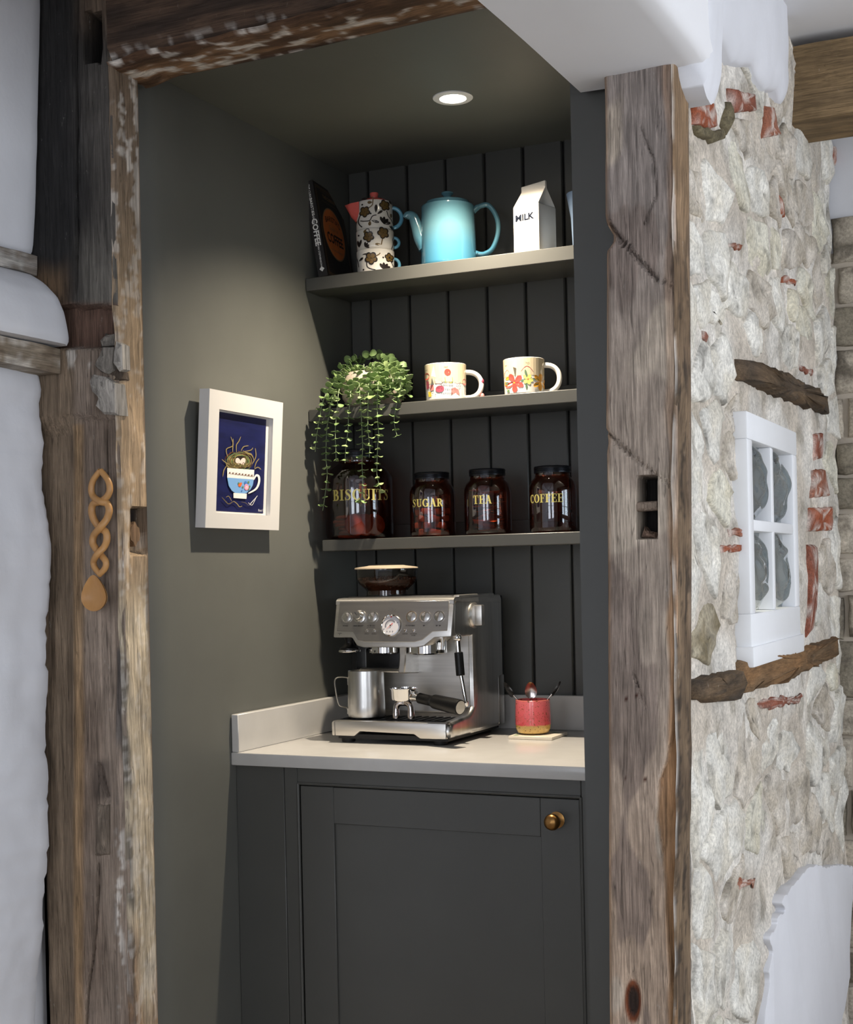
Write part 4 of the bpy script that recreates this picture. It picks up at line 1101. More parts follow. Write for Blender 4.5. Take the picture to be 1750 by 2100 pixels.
# ---------------- patterned mugs
def vessel(mb, r0, r1, h, th=0.003, foot=0.003, n=48, m=0):
    mb.shell([(0.0, 0.0), (r0*0.86, 0.0), (r0*0.9, foot), (r0, foot*2.2), (lerp(r0, r1, 0.5), h*0.5), (r1, h-0.001), (r1-th*0.4, h), (r1-th, h-0.001), (lerp(r0, r1, 0.5)-th, h*0.5), (r0-th, 0.008), (0.0, 0.006)], n, m)
    return mb
MY = 3.25; zs2 = SH[1]
def mug(label, uL, uR, v, vtop, hx, hz0, hz1):
    cx, r = cyl(uL, uR, v, MY); um = (uL+uR)/2; zb = zs2+0.0005; H = zat(um, vtop, MY)-zb
    t = thing('mug', label, 'mug', (cx, MY, zb), facing(cx, MY))
    mb = vessel(MB(), r*0.955, r, H)
    build('body', mb, m_whc, parent=t, recalc=False)
    hw = hx
    zc = (hz0+hz1)/2*H; hzr = (hz1-hz0)/2*H
    pts = [(r*0.94, 0, zc+hzr)]+[(r*1.0+(hw*0.93)*max(0, math.cos(a))**0.8, 0, zc+hzr*math.sin(a)) for a in [PI/2-PI*k/26 for k in range(27)]]+[(r*0.92, 0, zc-hzr)]
    hb = MB().tube(pts, 0.0078, 12, up=(0, 1, 0), flat=0.85)
    h = build('handle', hb, m_whc, parent=t)
    rf = lambda z: lerp(r*0.955, r, max(0, min(1, z/H)))
    return t, r, H, rf, h
def nose(t, rf, ang, z0, zm, z1, wd):
    mb = MB(); c = on_cyl(rf(zm), ang, zm, 0.010); a = on_cyl(rf(z1), ang, z1, -0.001); b = on_cyl(rf(z0), ang, z0, -0.001)
    l = on_cyl(rf(zm), ang-wd, zm-0.003, -0.001); q = on_cyl(rf(zm), ang+wd, zm-0.003, -0.001)
    mb.add([a, l, b, q, c], [(0, 1, 4), (1, 2, 4), (2, 3, 4), (3, 0, 4)]); build('nose', mb, m_cream, parent=t, smooth=False)
# abstract mug  (crop frame: x 5.30 px per photo px)
t, r, H, rf, h = mug('white and cream mug with pink, plum and yellow abstract patches beside the plant', 872, 958, 800, 749, 0.040, 0.13, 0.80)
R5 = (958-872)/2*5.303; d = Decal(rf, 340, R5, 225, H, r/R5*1.02, -0.035)
MATS = [pk[n] for n in ('red', 'pink', 'rose', 'plum', 'yellow', 'orange', 'green', 'black', 'lime', 'grey')]+[m_beige, m_whc]
RED, PINK, ROSE, PLUM, YEL, ORA, GRN, BLK, LIM, GRY, BEI, WHC = range(12)
def band(d, r, z0, z1, m):
    for k in range(40):
        a0_, a1_ = 2*PI*k/40, 2*PI*(k+1)/40
        d.mb.add([on_cyl(rf(z), a, z, 0.0003) for z, a in ((z0, a0_), (z0, a1_), (z1, a1_), (z1, a0_))], [(0, 1, 2, 3)], m)
band(d, r, H*0.47, H*0.985, BEI)
d.ell(363, 330, 36, 36, RED); d.ell(135, 362, 30, 36, RED)
def brow(d, u, v, w):
    d.line([(u-w, v), (u, v+w*0.4), (u+w, v)], 3, BLK)
    for k in (-.7, 0, .7): d.line([(u+k*w, v+w*0.3), (u+k*w*1.15, v+w*0.85)], 2.2, BLK, 2)
brow(d, 345, 268, 20); brow(d, 133, 292, 12)
d.poly([(220, 400), (300, 385), (310, 430), (290, 450), (230, 445)], PINK); d.poly([(330, 385), (415, 380), (420, 425), (400, 445), (335, 440)], YEL); d.poly([(430, 400), (510, 385), (500, 430), (460, 445)], PINK)
d.poly([(128, 410), (155, 415), (160, 490), (130, 500)], PLUM); d.poly([(165, 460), (205, 455), (212, 510), (175, 520)], ROSE); d.ell(275, 505, 48, 36, PLUM, -0.2)
d.poly([(395, 560), (400, 500), (440, 485), (480, 510), (490, 555)], ROSE); d.ell(545, 415, 20, 34, ROSE); d.poly([(145, 525), (175, 530), (180, 580), (148, 580)], YEL)
for row, (v, n) in enumerate(((432, 8), (466, 8), (508, 6), (550, 6))):
    for k in range(n): d.line([(296+k*(17 if n == 8 else 22), v-8), (296+k*(17 if n == 8 else 22), v+9)], 6, BLK, 1)
for k, (u, v) in enumerate([(462, 470), (478, 460), (492, 450), (470, 490), (486, 478), (498, 468), (488, 500), (180, 525), (200, 530), (190, 548), (225, 562)]): d.ell(u, v, 5, 4, BLK, 0, 6)
build('painted_pattern', d.mb, MATS, parent=t, recalc=False, smooth=False)
nose(t, rf, math.asin(-130/R5), H*0.42, H*0.66, H*0.95, 0.13)
mb = MB()
for (z, c_) in ((0.62, 0), (0.24, 1)): mb.ball((r+0.0385, 0.0, H*(z-0.08)), 0.006, 0.0082, 0.009, m=c_, n=10, k=6)
build('handle_patch', mb, [pk['plum'], pk['rose']], parent=t)
# floral mug
t, r, H, rf, h = mug('white and cream mug painted with red, yellow and orange flowers', 1033, 1118, 780, 738, 0.039, 0.125, 0.84)
d = Decal(rf, 1195, R5, 150, H, r/R5*1.0, -0.06)
band(d, r, H*0.52, H*0.985, BEI)
for u0, v0_, w in ((1232, 308, 70), (1010, 345, 40)): d.poly([(u0-w+w*2*k/12, v0_-62*math.sin(PI*k/12)) for k in range(13)], ROSE if u0 > 1100 else PINK)
brow(d, 1235, 205, 22); brow(d, 1000, 232, 12)
for a in (-2.05, -0.75, 0.35, 1.55, 2.75): d.petal(1088, 430, 108, 62, a, RED)
d.ell(1085, 430, 9, 9, YEL)
for a in (-2.5, -1.0, 0.2, 1.2, 2.3): d.petal(1235, 390, 62, 42, a, LIM)
d.ell(1236, 388, 9, 9, RED)
for (u, v, l, a) in ((1225, 375, 90, -1.75), (1280, 380, 80, 0.1), (1222, 410, 90, 1.6), (1200, 400, 45, 2.9), (1300, 470, 70, -0.5), (1030, 425, 45, 2.9), (1030, 500, 40, 2.2)): d.petal(u, v, l, 24, a, GRN)
for a in (-2.3, -1.5, -0.3, 0.6, 1.6, 2.5): d.petal(1375, 410, 95, 46, a, ORA)
d.petal(985, 390, 50, 40, -0.4, ORA); d.petal(985, 410, 50, 40, 1.2, ORA); d.petal(1000, 500, 40, 30, 0.8, LIM)
build('painted_pattern', d.mb, MATS, parent=t, recalc=False, smooth=False)
nose(t, rf, math.asin(-100/R5), H*0.48, H*0.74, H*0.96, 0.10)

# ---------------- blue teapot
TY = 3.262; zs1 = SH[0]; zb = zs1+0.0006
cx, r = cyl(863, 978, 500, TY); um = 920
zr = zat(um, 422, TY)-zb; zk = zat(um, 393, TY)-zb
t = thing('teapot', 'sky blue stoneware teapot with a curved spout and loop handle', 'teapot', (cx, TY, zb), facing(cx, TY))
build('body', MB().lathe([(0, 0.0), (r*0.93, 0.0), (r*0.985, 0.004), (r, 0.012), (r*0.985, zr*0.45), (r*0.955, zr*0.85), (r*0.945, zr*0.94), (r*0.955, zr*0.965), (r*0.94, zr*0.985), (r*0.82, zr), (r*0.74, zr), (0, zr)], 64), m_ombre_falloff, parent=t)
ld = build('lid', MB().lathe([(0, zr), (r*0.80, zr+0.0005), (r*0.82, zr+0.003), (r*0.78, zr+0.008), (r*0.55, zr+0.0125), (r*0.2, zr+0.015), (0, zr+0.015)], 56), m_ombre_falloff, parent=t)
build('knob', MB().lathe([(0, zr+0.012), (0.008, zr+0.0125), (0.0075, zr+0.018), (0.010, zr+0.024), (0.0155, zk-0.006), (0.0155, zk-0.003), (0.013, zk-0.001), (0, zk)], 32), m_ombre_falloff, parent=ld)
hp = smooth_path([(r*0.90, 0, zr*0.90), (r*1.10, 0, zr*0.97), (r*1.45, 0, zr*0.99), (r*1.74, 0, zr*0.80), (r*1.78, 0, zr*0.56), (r*1.58, 0, zr*0.32), (r*1.28, 0, zr*0.23), (r*1.02, 0, zr*0.235), (r*0.9, 0, zr*0.25)], 7)
N_ = len(hp); build('handle', MB().tube(hp, [0.0105 if 6 < i < N_-8 else 0.0125 for i in range(N_)], 14, up=(0, 1, 0), flat=0.62), m_ombre_falloff, parent=t)
spx = smooth_path([(-r*0.80, 0, zr*0.36), (-r*1.0, 0, zr*0.52), (-r*1.12, 0, zr*0.70), (-r*1.24, 0, zr*0.84), (-r*1.42, 0, zr*0.87), (-r*1.50, 0, zr*0.83)], 7)
N_ = len(spx); build('spout', MB().tube(spx, [lerp(0.022, 0.0085, (i/(N_-1))**0.7) for i in range(N_)], 16, up=(0, 1, 0)), m_ombre_falloff, parent=t)

# ---------------- stacked tea-for-one set: two cups and a small teapot
cx, r = cyl(731, 809, 500, TY-0.02); Y_ = TY-0.02
um = 769; zA = zat(um, 517, Y_)-0.001; zB = zat(um, 477, Y_); zC_ = zat(um, 418, Y_); zK = zat(um, 396, Y_)
PATM = [m_bkpat, m_brpat]
Rp = 39*7.0
def cup_decor(parent, rf, uc, v0, z0, items):
    d = Decal(rf, uc, Rp, v0, z0, r/Rp*1.0, -0.04)
    for it in items:
        k = it[0]
        if k == 'f': d.flower(it[1], it[2], it[3], 0, 0, 5, it[4] if len(it) > 4 else 0.3); d.flower(it[1], it[2], it[3]*0.78, 1, 0, 5, it[4] if len(it) > 4 else 0.3)
        elif k == 'l': d.line(it[1], it[2], it[3])
        elif k == 'p': d.petal(*it[1:])
        elif k == 'd': d.ell(it[1], it[2], 13, 13, 0, 0, 8)
        elif k == 't':
            for a in (-2.3, -1.75, -1.2, -0.7): d.petal(it[1], it[2], it[3], it[3]*0.42, a+it[4], 0)
    build('floral_print', d.mb, PATM, parent=parent, recalc=False, smooth=False)
def small_handle(parent, z0, z1, rr, out, th):
    zc = (z0+z1)/2; hz = (z1-z0)/2
    pts = [(rr*0.985+out*math.cos(a), 0, zc+hz*math.sin(a)) for a in [PI/2-PI*k/16 for k in range(17)]]
    build('handle', MB().tube(pts, th, 12, up=(0, 1, 0)), m_teal, parent=parent)
zs_ = zb
for lab, z0, z1, v0, items in (
    ('floral black and white cup at the bottom of the stacked tea set', zs_, zA, 1500, [('f', 1050, 1315, 92), ('l', [(985, 1370), (990, 1430), (1040, 1465), (1110, 1480)], 13, 0), ('t', 1235, 1470, 105, 0.1), ('f', 1310, 1285, 66, 0.8), ('l', [(1340, 1340), (1370, 1390), (1400, 1430)], 10, 0), ('d', 1222, 1298), ('d', 935, 1470), ('p', 875, 1340, 75, 36, -0.6, 0), ('l', [(1110, 1290), (1160, 1260), (1180, 1238)], 13, 1), ('l', [(850, 1290), (862, 1350), (870, 1420)], 9, 0), ('p', 925, 1252, 80, 20, 0.0, 0)]),
    ('floral black and white cup in the middle of the stacked tea set', zA, zB, 1232, [('f', 1020, 1090, 80), ('f', 1228, 1030, 84, 0.5), ('l', [(1225, 1090), (1210, 1150), (1200, 1200)], 14, 1), ('p', 1200, 1200, 90, 34, 3.2, 1), ('p', 880, 1225, 110, 34, -1.25, 0), ('p', 880, 1225, 105, 34, -1.75, 0), ('t', 960, 1228, 70, 0.9), ('l', [(1035, 1030), (1025, 985), (985, 985)], 10, 0), ('p', 990, 985, 60, 36, 2.2, 1), ('d', 880, 1055), ('l', [(1385, 1030), (1365, 1090), (1372, 1150), (1350, 1230)], 10, 0), ('p', 1370, 1100, 50, 26, 1.4, 1)])):
    t = thing('tea_cup', lab, 'cup', (cx, Y_, z0), facing(cx, Y_)); h_ = z1-z0-0.0006
    rf = lambda z, h_=h_: lerp(r*0.965, r, max(0, min(1, z/h_)))
    mb = MB().shell([(0, 0.0), (r*0.90, 0.0), (r*0.955, 0.003), (r*0.97, 0.008), (r, h_-0.003), (r*0.995, h_), (r*0.93, h_), (r*0.92, 0.012), (0, 0.008)], 48)
    build('body', mb, m_whc, parent=t, recalc=False)
    small_handle(t, h_*0.22, h_*0.72, r, 0.013, 0.0042)
    cup_decor(t, rf, 1112, v0, 0.0+0.004, items)
h_ = zC_-zB; rf = lambda z: lerp(r*0.975, r*0.955, max(0, min(1, z/h_)))
t = thing('small_teapot', 'small floral black and white teapot with coral lid and spout on stacked cups', 'teapot', (cx, Y_, zB), facing(cx, Y_))
build('body', MB().lathe([(0, 0.0), (r*0.90, 0.0), (r*0.965, 0.003), (r*0.975, 0.008), (r*0.955, h_-0.006), (r*0.93, h_), (r*0.80, h_), (0, h_)], 48), m_whc, parent=t)
ld = build('lid', MB().lathe([(0, h_), (r*0.80, h_+0.0003), (r*0.79, h_+0.003), (r*0.6, h_+0.009), (r*0.3, h_+0.0125), (0, h_+0.013)], 40), m_coral, parent=t)
hk = zK-zB
build('knob', MB().lathe([(0, h_+0.010), (0.0085, h_+0.011), (0.0085, h_+0.014), (0.0115, hk-0.003), (0.0105, hk), (0, hk)], 24), m_coral, parent=ld)
mb = MB()
for k in range(14):
    a = 2*PI*k/14; rr = r*0.62; mb.fan([(rr*math.cos(a)+0.0016*math.cos(g), rr*math.sin(a)+0.0016*math.sin(g), h_+0.0094) for g in [2*PI*q/8 for q in range(8)]])
build('dots', mb, m_bkpat, parent=ld, recalc=False, smooth=False)
build('handle', MB().tube([(r*0.95+0.023*math.cos(a), 0, h_*0.50+0.0255*math.sin(a)) for a in [PI/2-PI*k/20 for k in range(21)]], 0.0052, 12, up=(0, 1, 0)), m_teal, parent=t)
# beak spout
mb = MB(); tip = (-r*1.56, 0.0, h_*0.955); sec = []
for k in range(9):
    a = PI*(k/8); w_ = 0.030
    sec.append((-r*0.80, w_*math.cos(a), h_*0.98-0.056*math.sin(a)))
mid = [((p[0]+tip[0])/2-0.002, p[1]*0.62, lerp(p[2], tip[2], 0.42)) for p in sec]
mb.add(sec+mid+[tip], [(k, k+1, 10+k, 9+k) for k in range(8)]+[(9+k, 10+k, 18) for k in range(8)]+[(0, 9, 17, 8), (9, 18, 17)])
build('spout', mb, m_coral, parent=t, ang=60)
cup_decor(t, rf, 1112, 965, 0.004, [('f', 970, 750, 80), ('f', 1262, 650, 78, 0.6), ('l', [(1030, 700), (1080, 660), (1092, 600), (1095, 540)], 14, 1), ('p', 1085, 620, 75, 44, 3.1, 1), ('p', 1130, 770, 120, 46, -1.5, 0), ('p', 1150, 790, 100, 36, -0.65, 0), ('t', 1240, 920, 110, 0.3), ('l', [(905, 790), (875, 860), (890, 920), (930, 965)], 14, 0), ('l', [(905, 870), (960, 885), (1040, 880), (1080, 820), (1140, 800)], 13, 0), ('p', 1045, 885, 70, 46, 1.7, 1), ('p', 1060, 880, 120, 40, 0.2, 0), ('l', [(1290, 720), (1310, 790), (1350, 830), (1385, 880)], 12, 0), ('p', 1345, 810, 70, 34, -1.4, 1), ('d', 935, 645), ('d', 1057, 782), ('p', 920, 560, 90, 40, 0.1, 0), ('p', 1325, 560, 60, 40, 0.8, 0), ('d', 845, 865), ('t', 1365, 970, 60, 0.0)])

# ---------------- ceramic milk carton
MYY = 3.225
cxm = at(1098, 500, 1, MYY).x
t = thing('milk_jug', 'glossy white ceramic milk jug shaped like a gable-top carton', 'jug', (cxm, MYY, zb), facing(cxm, MYY)+math.radians(-34.7))
w = 0.0375; hs = zat(1098, 424, MYY)-zb-0.003; hf = zat(1110, 388, MYY)-zb; ht = zat(1118, 372, MYY)-zb
vs = [(-w, -w, 0), (w, -w, 0), (w, w, 0), (-w, w, 0), (-w, -w, hs), (w, -w, hs), (w, w, hs), (-w, w, hs),
      (-w*0.96, -0.004, hf), (w*0.96, -0.004, hf), (w*0.96, 0.004, hf), (-w*0.96, 0.004, hf), (-w*0.96, -0.004, ht-0.004), (w*0.96, -0.004, ht), (w*0.96, 0.004, ht), (-w*0.96, 0.004, ht-0.004),
      (w*0.45, 0, hs+0.008), (-w*0.45, 0, hs+0.008)]
fs = [(0, 1, 5, 4), (1, 2, 6, 5), (2, 3, 7, 6), (3, 0, 4, 7), (3, 2, 1, 0), (4, 5, 9, 8), (6, 7, 11, 10), (8, 9, 13, 12), (10, 11, 15, 14), (12, 13, 14, 15), (9, 10, 14, 13), (11, 8, 12, 15),
      (5, 16, 9), (16, 6, 10), (9, 16, 10), (5, 6, 16), (7, 17, 11), (17, 4, 8), (11, 17, 8), (7, 4, 17)]
build('carton_body', MB().add(vs, fs), m_whc, parent=t, bevel=(0.0022, 3), ang=50)
mb = MB(); put_text(mb, 'MILK', 0.0215, lambda x, y: (x-0.004, -w-0.0006, hs*0.75+y), sx=1.15)
build('lettering', mb, pm('grey_glaze_lettering', S(20, 24, 34), 0.9, spec=0.05), parent=t, smooth=False, recalc=False)

# ---------------- light blue cup at the end of the shelf
cxb = at(1161, 402, 1, 3.27).x+0.046
t = thing('flared_cup', 'pale blue flared cup at the right end of the top shelf', 'cup', (cxb, 3.27, zb), facing(cxb, 3.27))
hB = zat(1161, 402, 3.27)-zb
build('body', MB().shell([(0, 0), (0.026, 0), (0.029, 0.004), (0.033, hB*0.6), (0.043, hB*0.99), (0.042, hB), (0.040, hB*0.98), (0.030, hB*0.6), (0.025, 0.006), (0, 0.006)], 40), m_ltblue, parent=t, recalc=False)
build('handle', MB().tube([(0.030+0.018*math.cos(a), 0, hB*0.5+0.02*math.sin(a)) for a in [PI/2-PI*k/14 for k in range(15)]], 0.004, 10, up=(0, 1, 0)), m_ltblue, parent=t)

# ---------------- book leaning in the corner
m_bk = pm('book_cover_black', S(34, 30, 28), 0.45, var=0.25, vscale=14); m_pg = pm('page_edges', S(120, 108, 92), 0.8, var=0.2, vscale=60, stretch=(30, 1, 1))
m_disc = pm('book_disc_orange', S(216, 118, 54), 0.45, var=0.25, vscale=12); m_brown = pm('book_ink_brown', S(38, 22, 16), 0.5); m_tan = pm('book_line_tan', S(150, 120, 84), 0.5)
p0 = at(656, 556, 1, 3.20)
bk = thing('book', 'black hardback coffee book with a round orange emblem leaning in the corner', 'book', (p0.x, 3.196, zb+0.0045))
Wb, Tb, Hb = 0.185, 0.026, 0.255
Mb = Matrix.Rotation(math.radians(-9.0), 4, 'Y') @ Matrix.Rotation(math.radians(6), 4, 'Z')
# local book: x thickness (0..Tb, cover faces +x), y depth (spine at y=0), z height
def bkx(mb): return mb.xf(Mb)
build('back_cover', bkx(MB().box(0, 0.003, 0, Wb, 0, Hb)), m_bk, parent=bk)
fc = build('front_cover', bkx(MB().box(Tb-0.003, Tb, 0, Wb, 0, Hb)), m_bk, parent=bk)
spn = build('spine', bkx(MB().box(0, Tb, -0.003, 0.0, 0, Hb)), m_bk, parent=bk)
build('pages', bkx(MB().box(0.003, Tb-0.003, 0.001, Wb-0.004, 0.003, Hb-0.003)), m_pg, parent=bk)
def cov(y, z, o=0.0004): return tuple(Mb @ Vector((Tb+o, y, z)))
mb = MB(); cy, cz, rr = 0.092, 0.130, 0.068
mb.fan([cov(cy+rr*1.05*math.cos(a), cz+rr*1.05*math.sin(a), 0.0002) for a in [2*PI*k/48 for k in range(48)]], 2)
mb.fan([cov(cy+rr*math.cos(a), cz+rr*math.sin(a), 0.0004) for a in [2*PI*k/48 for k in range(48)]], 0)
put_text(mb, 'COFFEE', 0.038, lambda x, y: cov(cy+x, cz-0.016+y, 0.0007), 1, 0.80)
put_text(mb, "BARISTA'S", 0.022, lambda x, y: cov(cy+x, cz+0.040+y-2.2*x*x*2, 0.0007), 1)
put_text(mb, 'Guide to', 0.017, lambda x, y: cov(cy+x, cz+0.014+y, 0.0007), 2)
put_text(mb, 'TRISTAN STEPHENSON', 0.0075, lambda x, y: cov(cy+x, cz-0.047+y, 0.0007), 2)
put_text(mb, 'THE CURIOUS', 0.013, lambda x, y: cov(cy+x, 0.225+y, 0.0005), 2)
def ln(y0, z0, y1, z1, w_):
    dy, dz = y1-y0, z1-z0; l = math.hypot(dy, dz); ny, nz_ = -dz/l*w_/2, dy/l*w_/2
    mb.add([cov(y0+ny, z0+nz_), cov(y1+ny, z1+nz_), cov(y1-ny, z1-nz_), cov(y0-ny, z0-nz_)], [(0, 1, 2, 3)], 2)
for k in (0.008, 0.012): ln(k, k, Wb-k, k, 0.0008); ln(k, Hb-k, Wb-k, Hb-k, 0.0008); ln(k, k, k, Hb-k, 0.0008); ln(Wb-k, k, Wb-k, Hb-k, 0.0008)
for (a, b) in ((0.040, 0.212), (0.040, 0.238)): ln(a, b, Wb-a, b, 0.0006)
build('cover_print', mb, [m_disc, m_brown, m_tan], parent=fc, recalc=False, smooth=False)
mb = MB()
def spt(x, y, s_): return lambda a, b: tuple(Mb @ Vector((Tb/2+b, -0.0034, s_-a)))
put_text(mb, 'COFFEE', 0.021, spt(0, 0, 0.118)); put_text(mb, 'THE CURIOUS', 0.0075, spt(0, 0, 0.222)); put_text(mb, "BARISTA'S", 0.0105, spt(0, 0, 0.186)); put_text(mb, 'Guide to', 0.010, spt(0, 0, 0.158)); put_text(mb, 'TRISTAN STEPHENSON', 0.0068, spt(0, 0, 0.062))
mb.add([tuple(Mb @ Vector((Tb/2+a, -0.0034, 0.020+b))) for a, b in ((0, 0.007), (0.007, 0), (0, -0.007), (-0.007, 0))], [(0, 1, 2, 3)])
build('spine_print', mb, m_wht, parent=spn, recalc=False, smooth=False)
# ---------------- trailing plant
m_leaf, t_, b_ = nt('eucalyptus_leaf'); b_.inputs['Roughness'].default_value = 0.5
oi = t_.nodes.new('ShaderNodeObjectInfo')
L(t_, ramp(t_, oi.outputs['Random'], [(0.0, S(94, 118, 72)), (0.5, S(120, 144, 88)), (1.0, S(150, 168, 114))]), b_.inputs['Base Color'])
b_.inputs['Subsurface Weight'].default_value = 0.0
m_stem = pm('pale_green_stem', S(130, 146, 112), 0.6)
PYc = 3.255
cxp, rp_ = cyl(700, 832, 815, PYc); zp = zs2+0.0005
pl_ = thing('trailing_plant', 'trailing round-leaved green plant in a pale pot at the left end of the shelf', 'plant', (cxp, PYc, zp))
hp_ = 0.092
ptp = build('pot', MB().shell([(0, 0), (rp_*0.62, 0), (rp_*0.78, 0.006), (rp_*0.95, 0.028), (rp_, 0.055), (rp_*0.93, 0.083), (rp_*0.82, hp_), (rp_*0.80, hp_+0.001), (rp_*0.78, hp_-0.002), (rp_*0.88, 0.055), (rp_*0.6, 0.01), (0, 0.01)], 48), m_pot, parent=pl_, recalc=False)
build('soil', MB().lathe([(0, hp_-0.012), (rp_*0.8, hp_-0.012), (rp_*0.8, hp_-0.016), (0, hp_-0.016)], 32), pm('soil', S(52, 42, 32), 0.95), parent=pl_)
lv = []
for k in range(3):
    mb = MB(); n = 9; R_ = 1.0
    pts = [(R_*(0.5+0.5*math.cos(2*PI*i/n)*(1.0))*2*0.5*1.0, R_*0.46*math.sin(2*PI*i/n), 0.13*(math.cos(2*PI*i/n)**2)+0.05*k*math.sin(4*PI*i/n)) for i in range(n)]
    top = pts; bot = [(x, y, z-0.045) for x, y, z in pts]
    vs = top+bot+[(0.5, 0, -0.02), (0.5, 0, -0.065)]
    mb.add(vs, [(i, (i+1) % n, 2*n) for i in range(n)]+[((i+1) % n+n, i+n, 2*n+1) for i in range(n)]+[(i, i+n, (i+1) % n+n, (i+1) % n) for i in range(n)])
    me = bpy.data.meshes.new('leaf'); me.from_pydata(mb.v, [], mb.f); me.materials.append(m_leaf)
    me.polygons.foreach_set('use_smooth', [True]*len(me.polygons)); me.set_sharp_from_angle(angle=0.9); lv.append(me)
def zp5(a, b): return 620+a/5.525, 700+b/5.525
FRONT = SHY-0.020
STR = [  # hanging strands in crop pixels, y plane
 ([(520,330),(330,500),(265,610),(225,720),(200,860),(175,1000),(155,1150),(148,1250)], 0.0),
 ([(600,330),(400,520),(335,690),(300,860),(280,1000),(270,1200),(270,1330),(283,1500),(262,1720),(232,1920)], 0.006),
 ([(600,300),(455,440),(410,600),(395,780),(375,1000),(380,1200),(385,1360)], -0.012),
 ([(650,300),(560,470),(545,650),(525,850),(520,1000),(495,1200),(485,1380)], -0.004),
 ([(690,280),(645,400),(650,560),(665,760),(675,950),(685,1200),(678,1400),(686,1600),(662,1870)], -0.006),
 ([(780,270),(758,400),(750,560),(745,800),(745,1000),(765,1180),(760,1320)], -0.016),
 ([(850,260),(850,360),(860,500),(850,700),(855,900),(867,1050),(855,1200),(848,1400),(852,1540),(905,1720)], -0.008),
 ([(950,250),(1060,340),(1110,470),(1105,600),(1070,720),(1045,850),(1048,960),(1075,1070)], -0.010)]
CROWN = [([(880,240),(925,400),(915,560),(880,700),(900,800)], -0.03), ([(960,230),(1080,300),(1150,420),(1185,540),(1130,650)], 0.02), ([(700,260),(690,400),(700,540),(690,650),(720,740)], -0.03), ([(800,240),(790,360),(830,480),(810,600),(800,680)], -0.04),
         ([(620,260),(470,300),(390,390),(330,480)], 0.02), ([(700,230),(600,220),(500,270),(440,330)], 0.04), ([(760,210),(690,190),(580,200),(530,200)], 0.05), ([(820,200),(780,160),(760,150)], 0.03), ([(850,210),(890,170),(940,190),(985,210)], 0.04),
         ([(900,230),(1000,250),(1070,270),(1100,260)], 0.05), ([(930,240),(1040,290),(1130,350),(1170,430)], 0.0), ([(840,260),(880,330),(940,400),(1000,520),(1010,640)], -0.03), ([(660,280),(560,360),(520,440),(470,580)], 0.0), ([(740,280),(640,350),(600,450),(560,560),(545,640)], -0.02),
         ([(900,250),(980,330),(1020,450),(1060,560),(1120,600)], -0.01), ([(760,300),(740,420),(770,520),(790,640)], -0.035), ([(620,300),(500,360),(440,460),(430,560)], 0.01), ([(980,240),(1090,330),(1140,450),(1160,560),(1180,600)], 0.03), ([(1060,420),(1130,500),(1110,600),(1020,660)], -0.01), ([(860,300),(900,420),(950,520),(930,620)], -0.035)]
rl_ = random.Random(21); nleaf = 0; extra = MB()
for hang, lst in ((True, STR), (False, CROWN)):
    for pts, dy in lst:
        P3 = []
        N_ = len(pts)
        for i, (a, b) in enumerate(pts):
            u, v = zp5(a, b)
            if hang: Yp = lerp(PYc-0.03, FRONT+dy, min(1, i/2.0))
            else: Yp = PYc+dy-0.055*min(1, i/3.0)
            P3.append(at(u, v, 1, Yp)-Vector((cxp, PYc, zp)))
        path = smooth_path(P3, 10)
        st = build('stem', MB().tube(path, [lerp(0.0013, 0.0007, i/len(path)) for i in range(len(path))], 5), m_stem, parent=pl_)
        acc = 0.0; last = path[0]; side = rl_.uniform(0, PI); nodes = []
        tot = sum((path[i+1]-path[i]).length for i in range(len(path)-1)); s_ = 0.0
        for i in range(1, len(path)):
            seg = (path[i]-path[i-1]).length; acc += seg; s_ += seg
            gap = lerp(0.0115, 0.0165, s_/tot) if hang else 0.0125
            if acc >= gap: acc = 0; nodes.append((path[i], (path[i]-path[i-1]).normalized(), s_/tot))
        for (p, tg, f_) in nodes:
            side += PI/2+rl_.uniform(-0.35, 0.35)
            for sg in (0, PI):
                a = side+sg
                h1 = Vector((math.cos(a), math.sin(a), 0)); h1 = (h1-tg*h1.dot(tg)).normalized()
                out = (h1+tg*(0.25 if hang else 0.15)+Vector((0, 0, rl_.uniform(-.1, .25)))).normalized()
                upv = (-tg-out*(-tg).dot(out))
                if upv.length < 1e-3: upv = Vector((0, 0, 1))
                upv = (upv.normalized()+Vector((rl_.uniform(-.5, .5), rl_.uniform(-1.3, .1), rl_.uniform(-.2, .4)))*0.75); upv = (upv-out*upv.dot(out)).normalized()
                yv = upv.cross(out); sz = (0.0190 if hang else 0.0200)*rl_.uniform(0.8, 1.15)*(1.0-0.25*f_*hang)
                M = Matrix((out, yv, upv)).transposed().to_4x4() @ Matrix.Scale(sz, 4); M.translation = p
                me = lv[rl_.randrange(3)]
                if nleaf < 298:
                    o = bpy.data.objects.new('leaf', me); COL.objects.link(o); o.parent = st; o.matrix_local = M; nleaf += 1
                else: extra.add([M @ v_.co for v_ in me.vertices], [tuple(q.vertices) for q in me.polygons])
if extra.v:
    o = build('foliage', extra, m_leaf, parent=pl_, recalc=False); o['kind'] = 'stuff'

# ================================================================== COFFEE MACHINE
MX, MYm, MZ = -1.5105, 3.0, ZT
m_ = thing('espresso_machine', 'brushed steel espresso machine with pressure gauge and bean hopper', 'coffee machine', (MX, MYm, MZ))
hw = 0.1585                                    # half width
zb0, zt0 = 0.017, 0.349                        # underside, top
def X3(x, y, z): return (x, y, z)
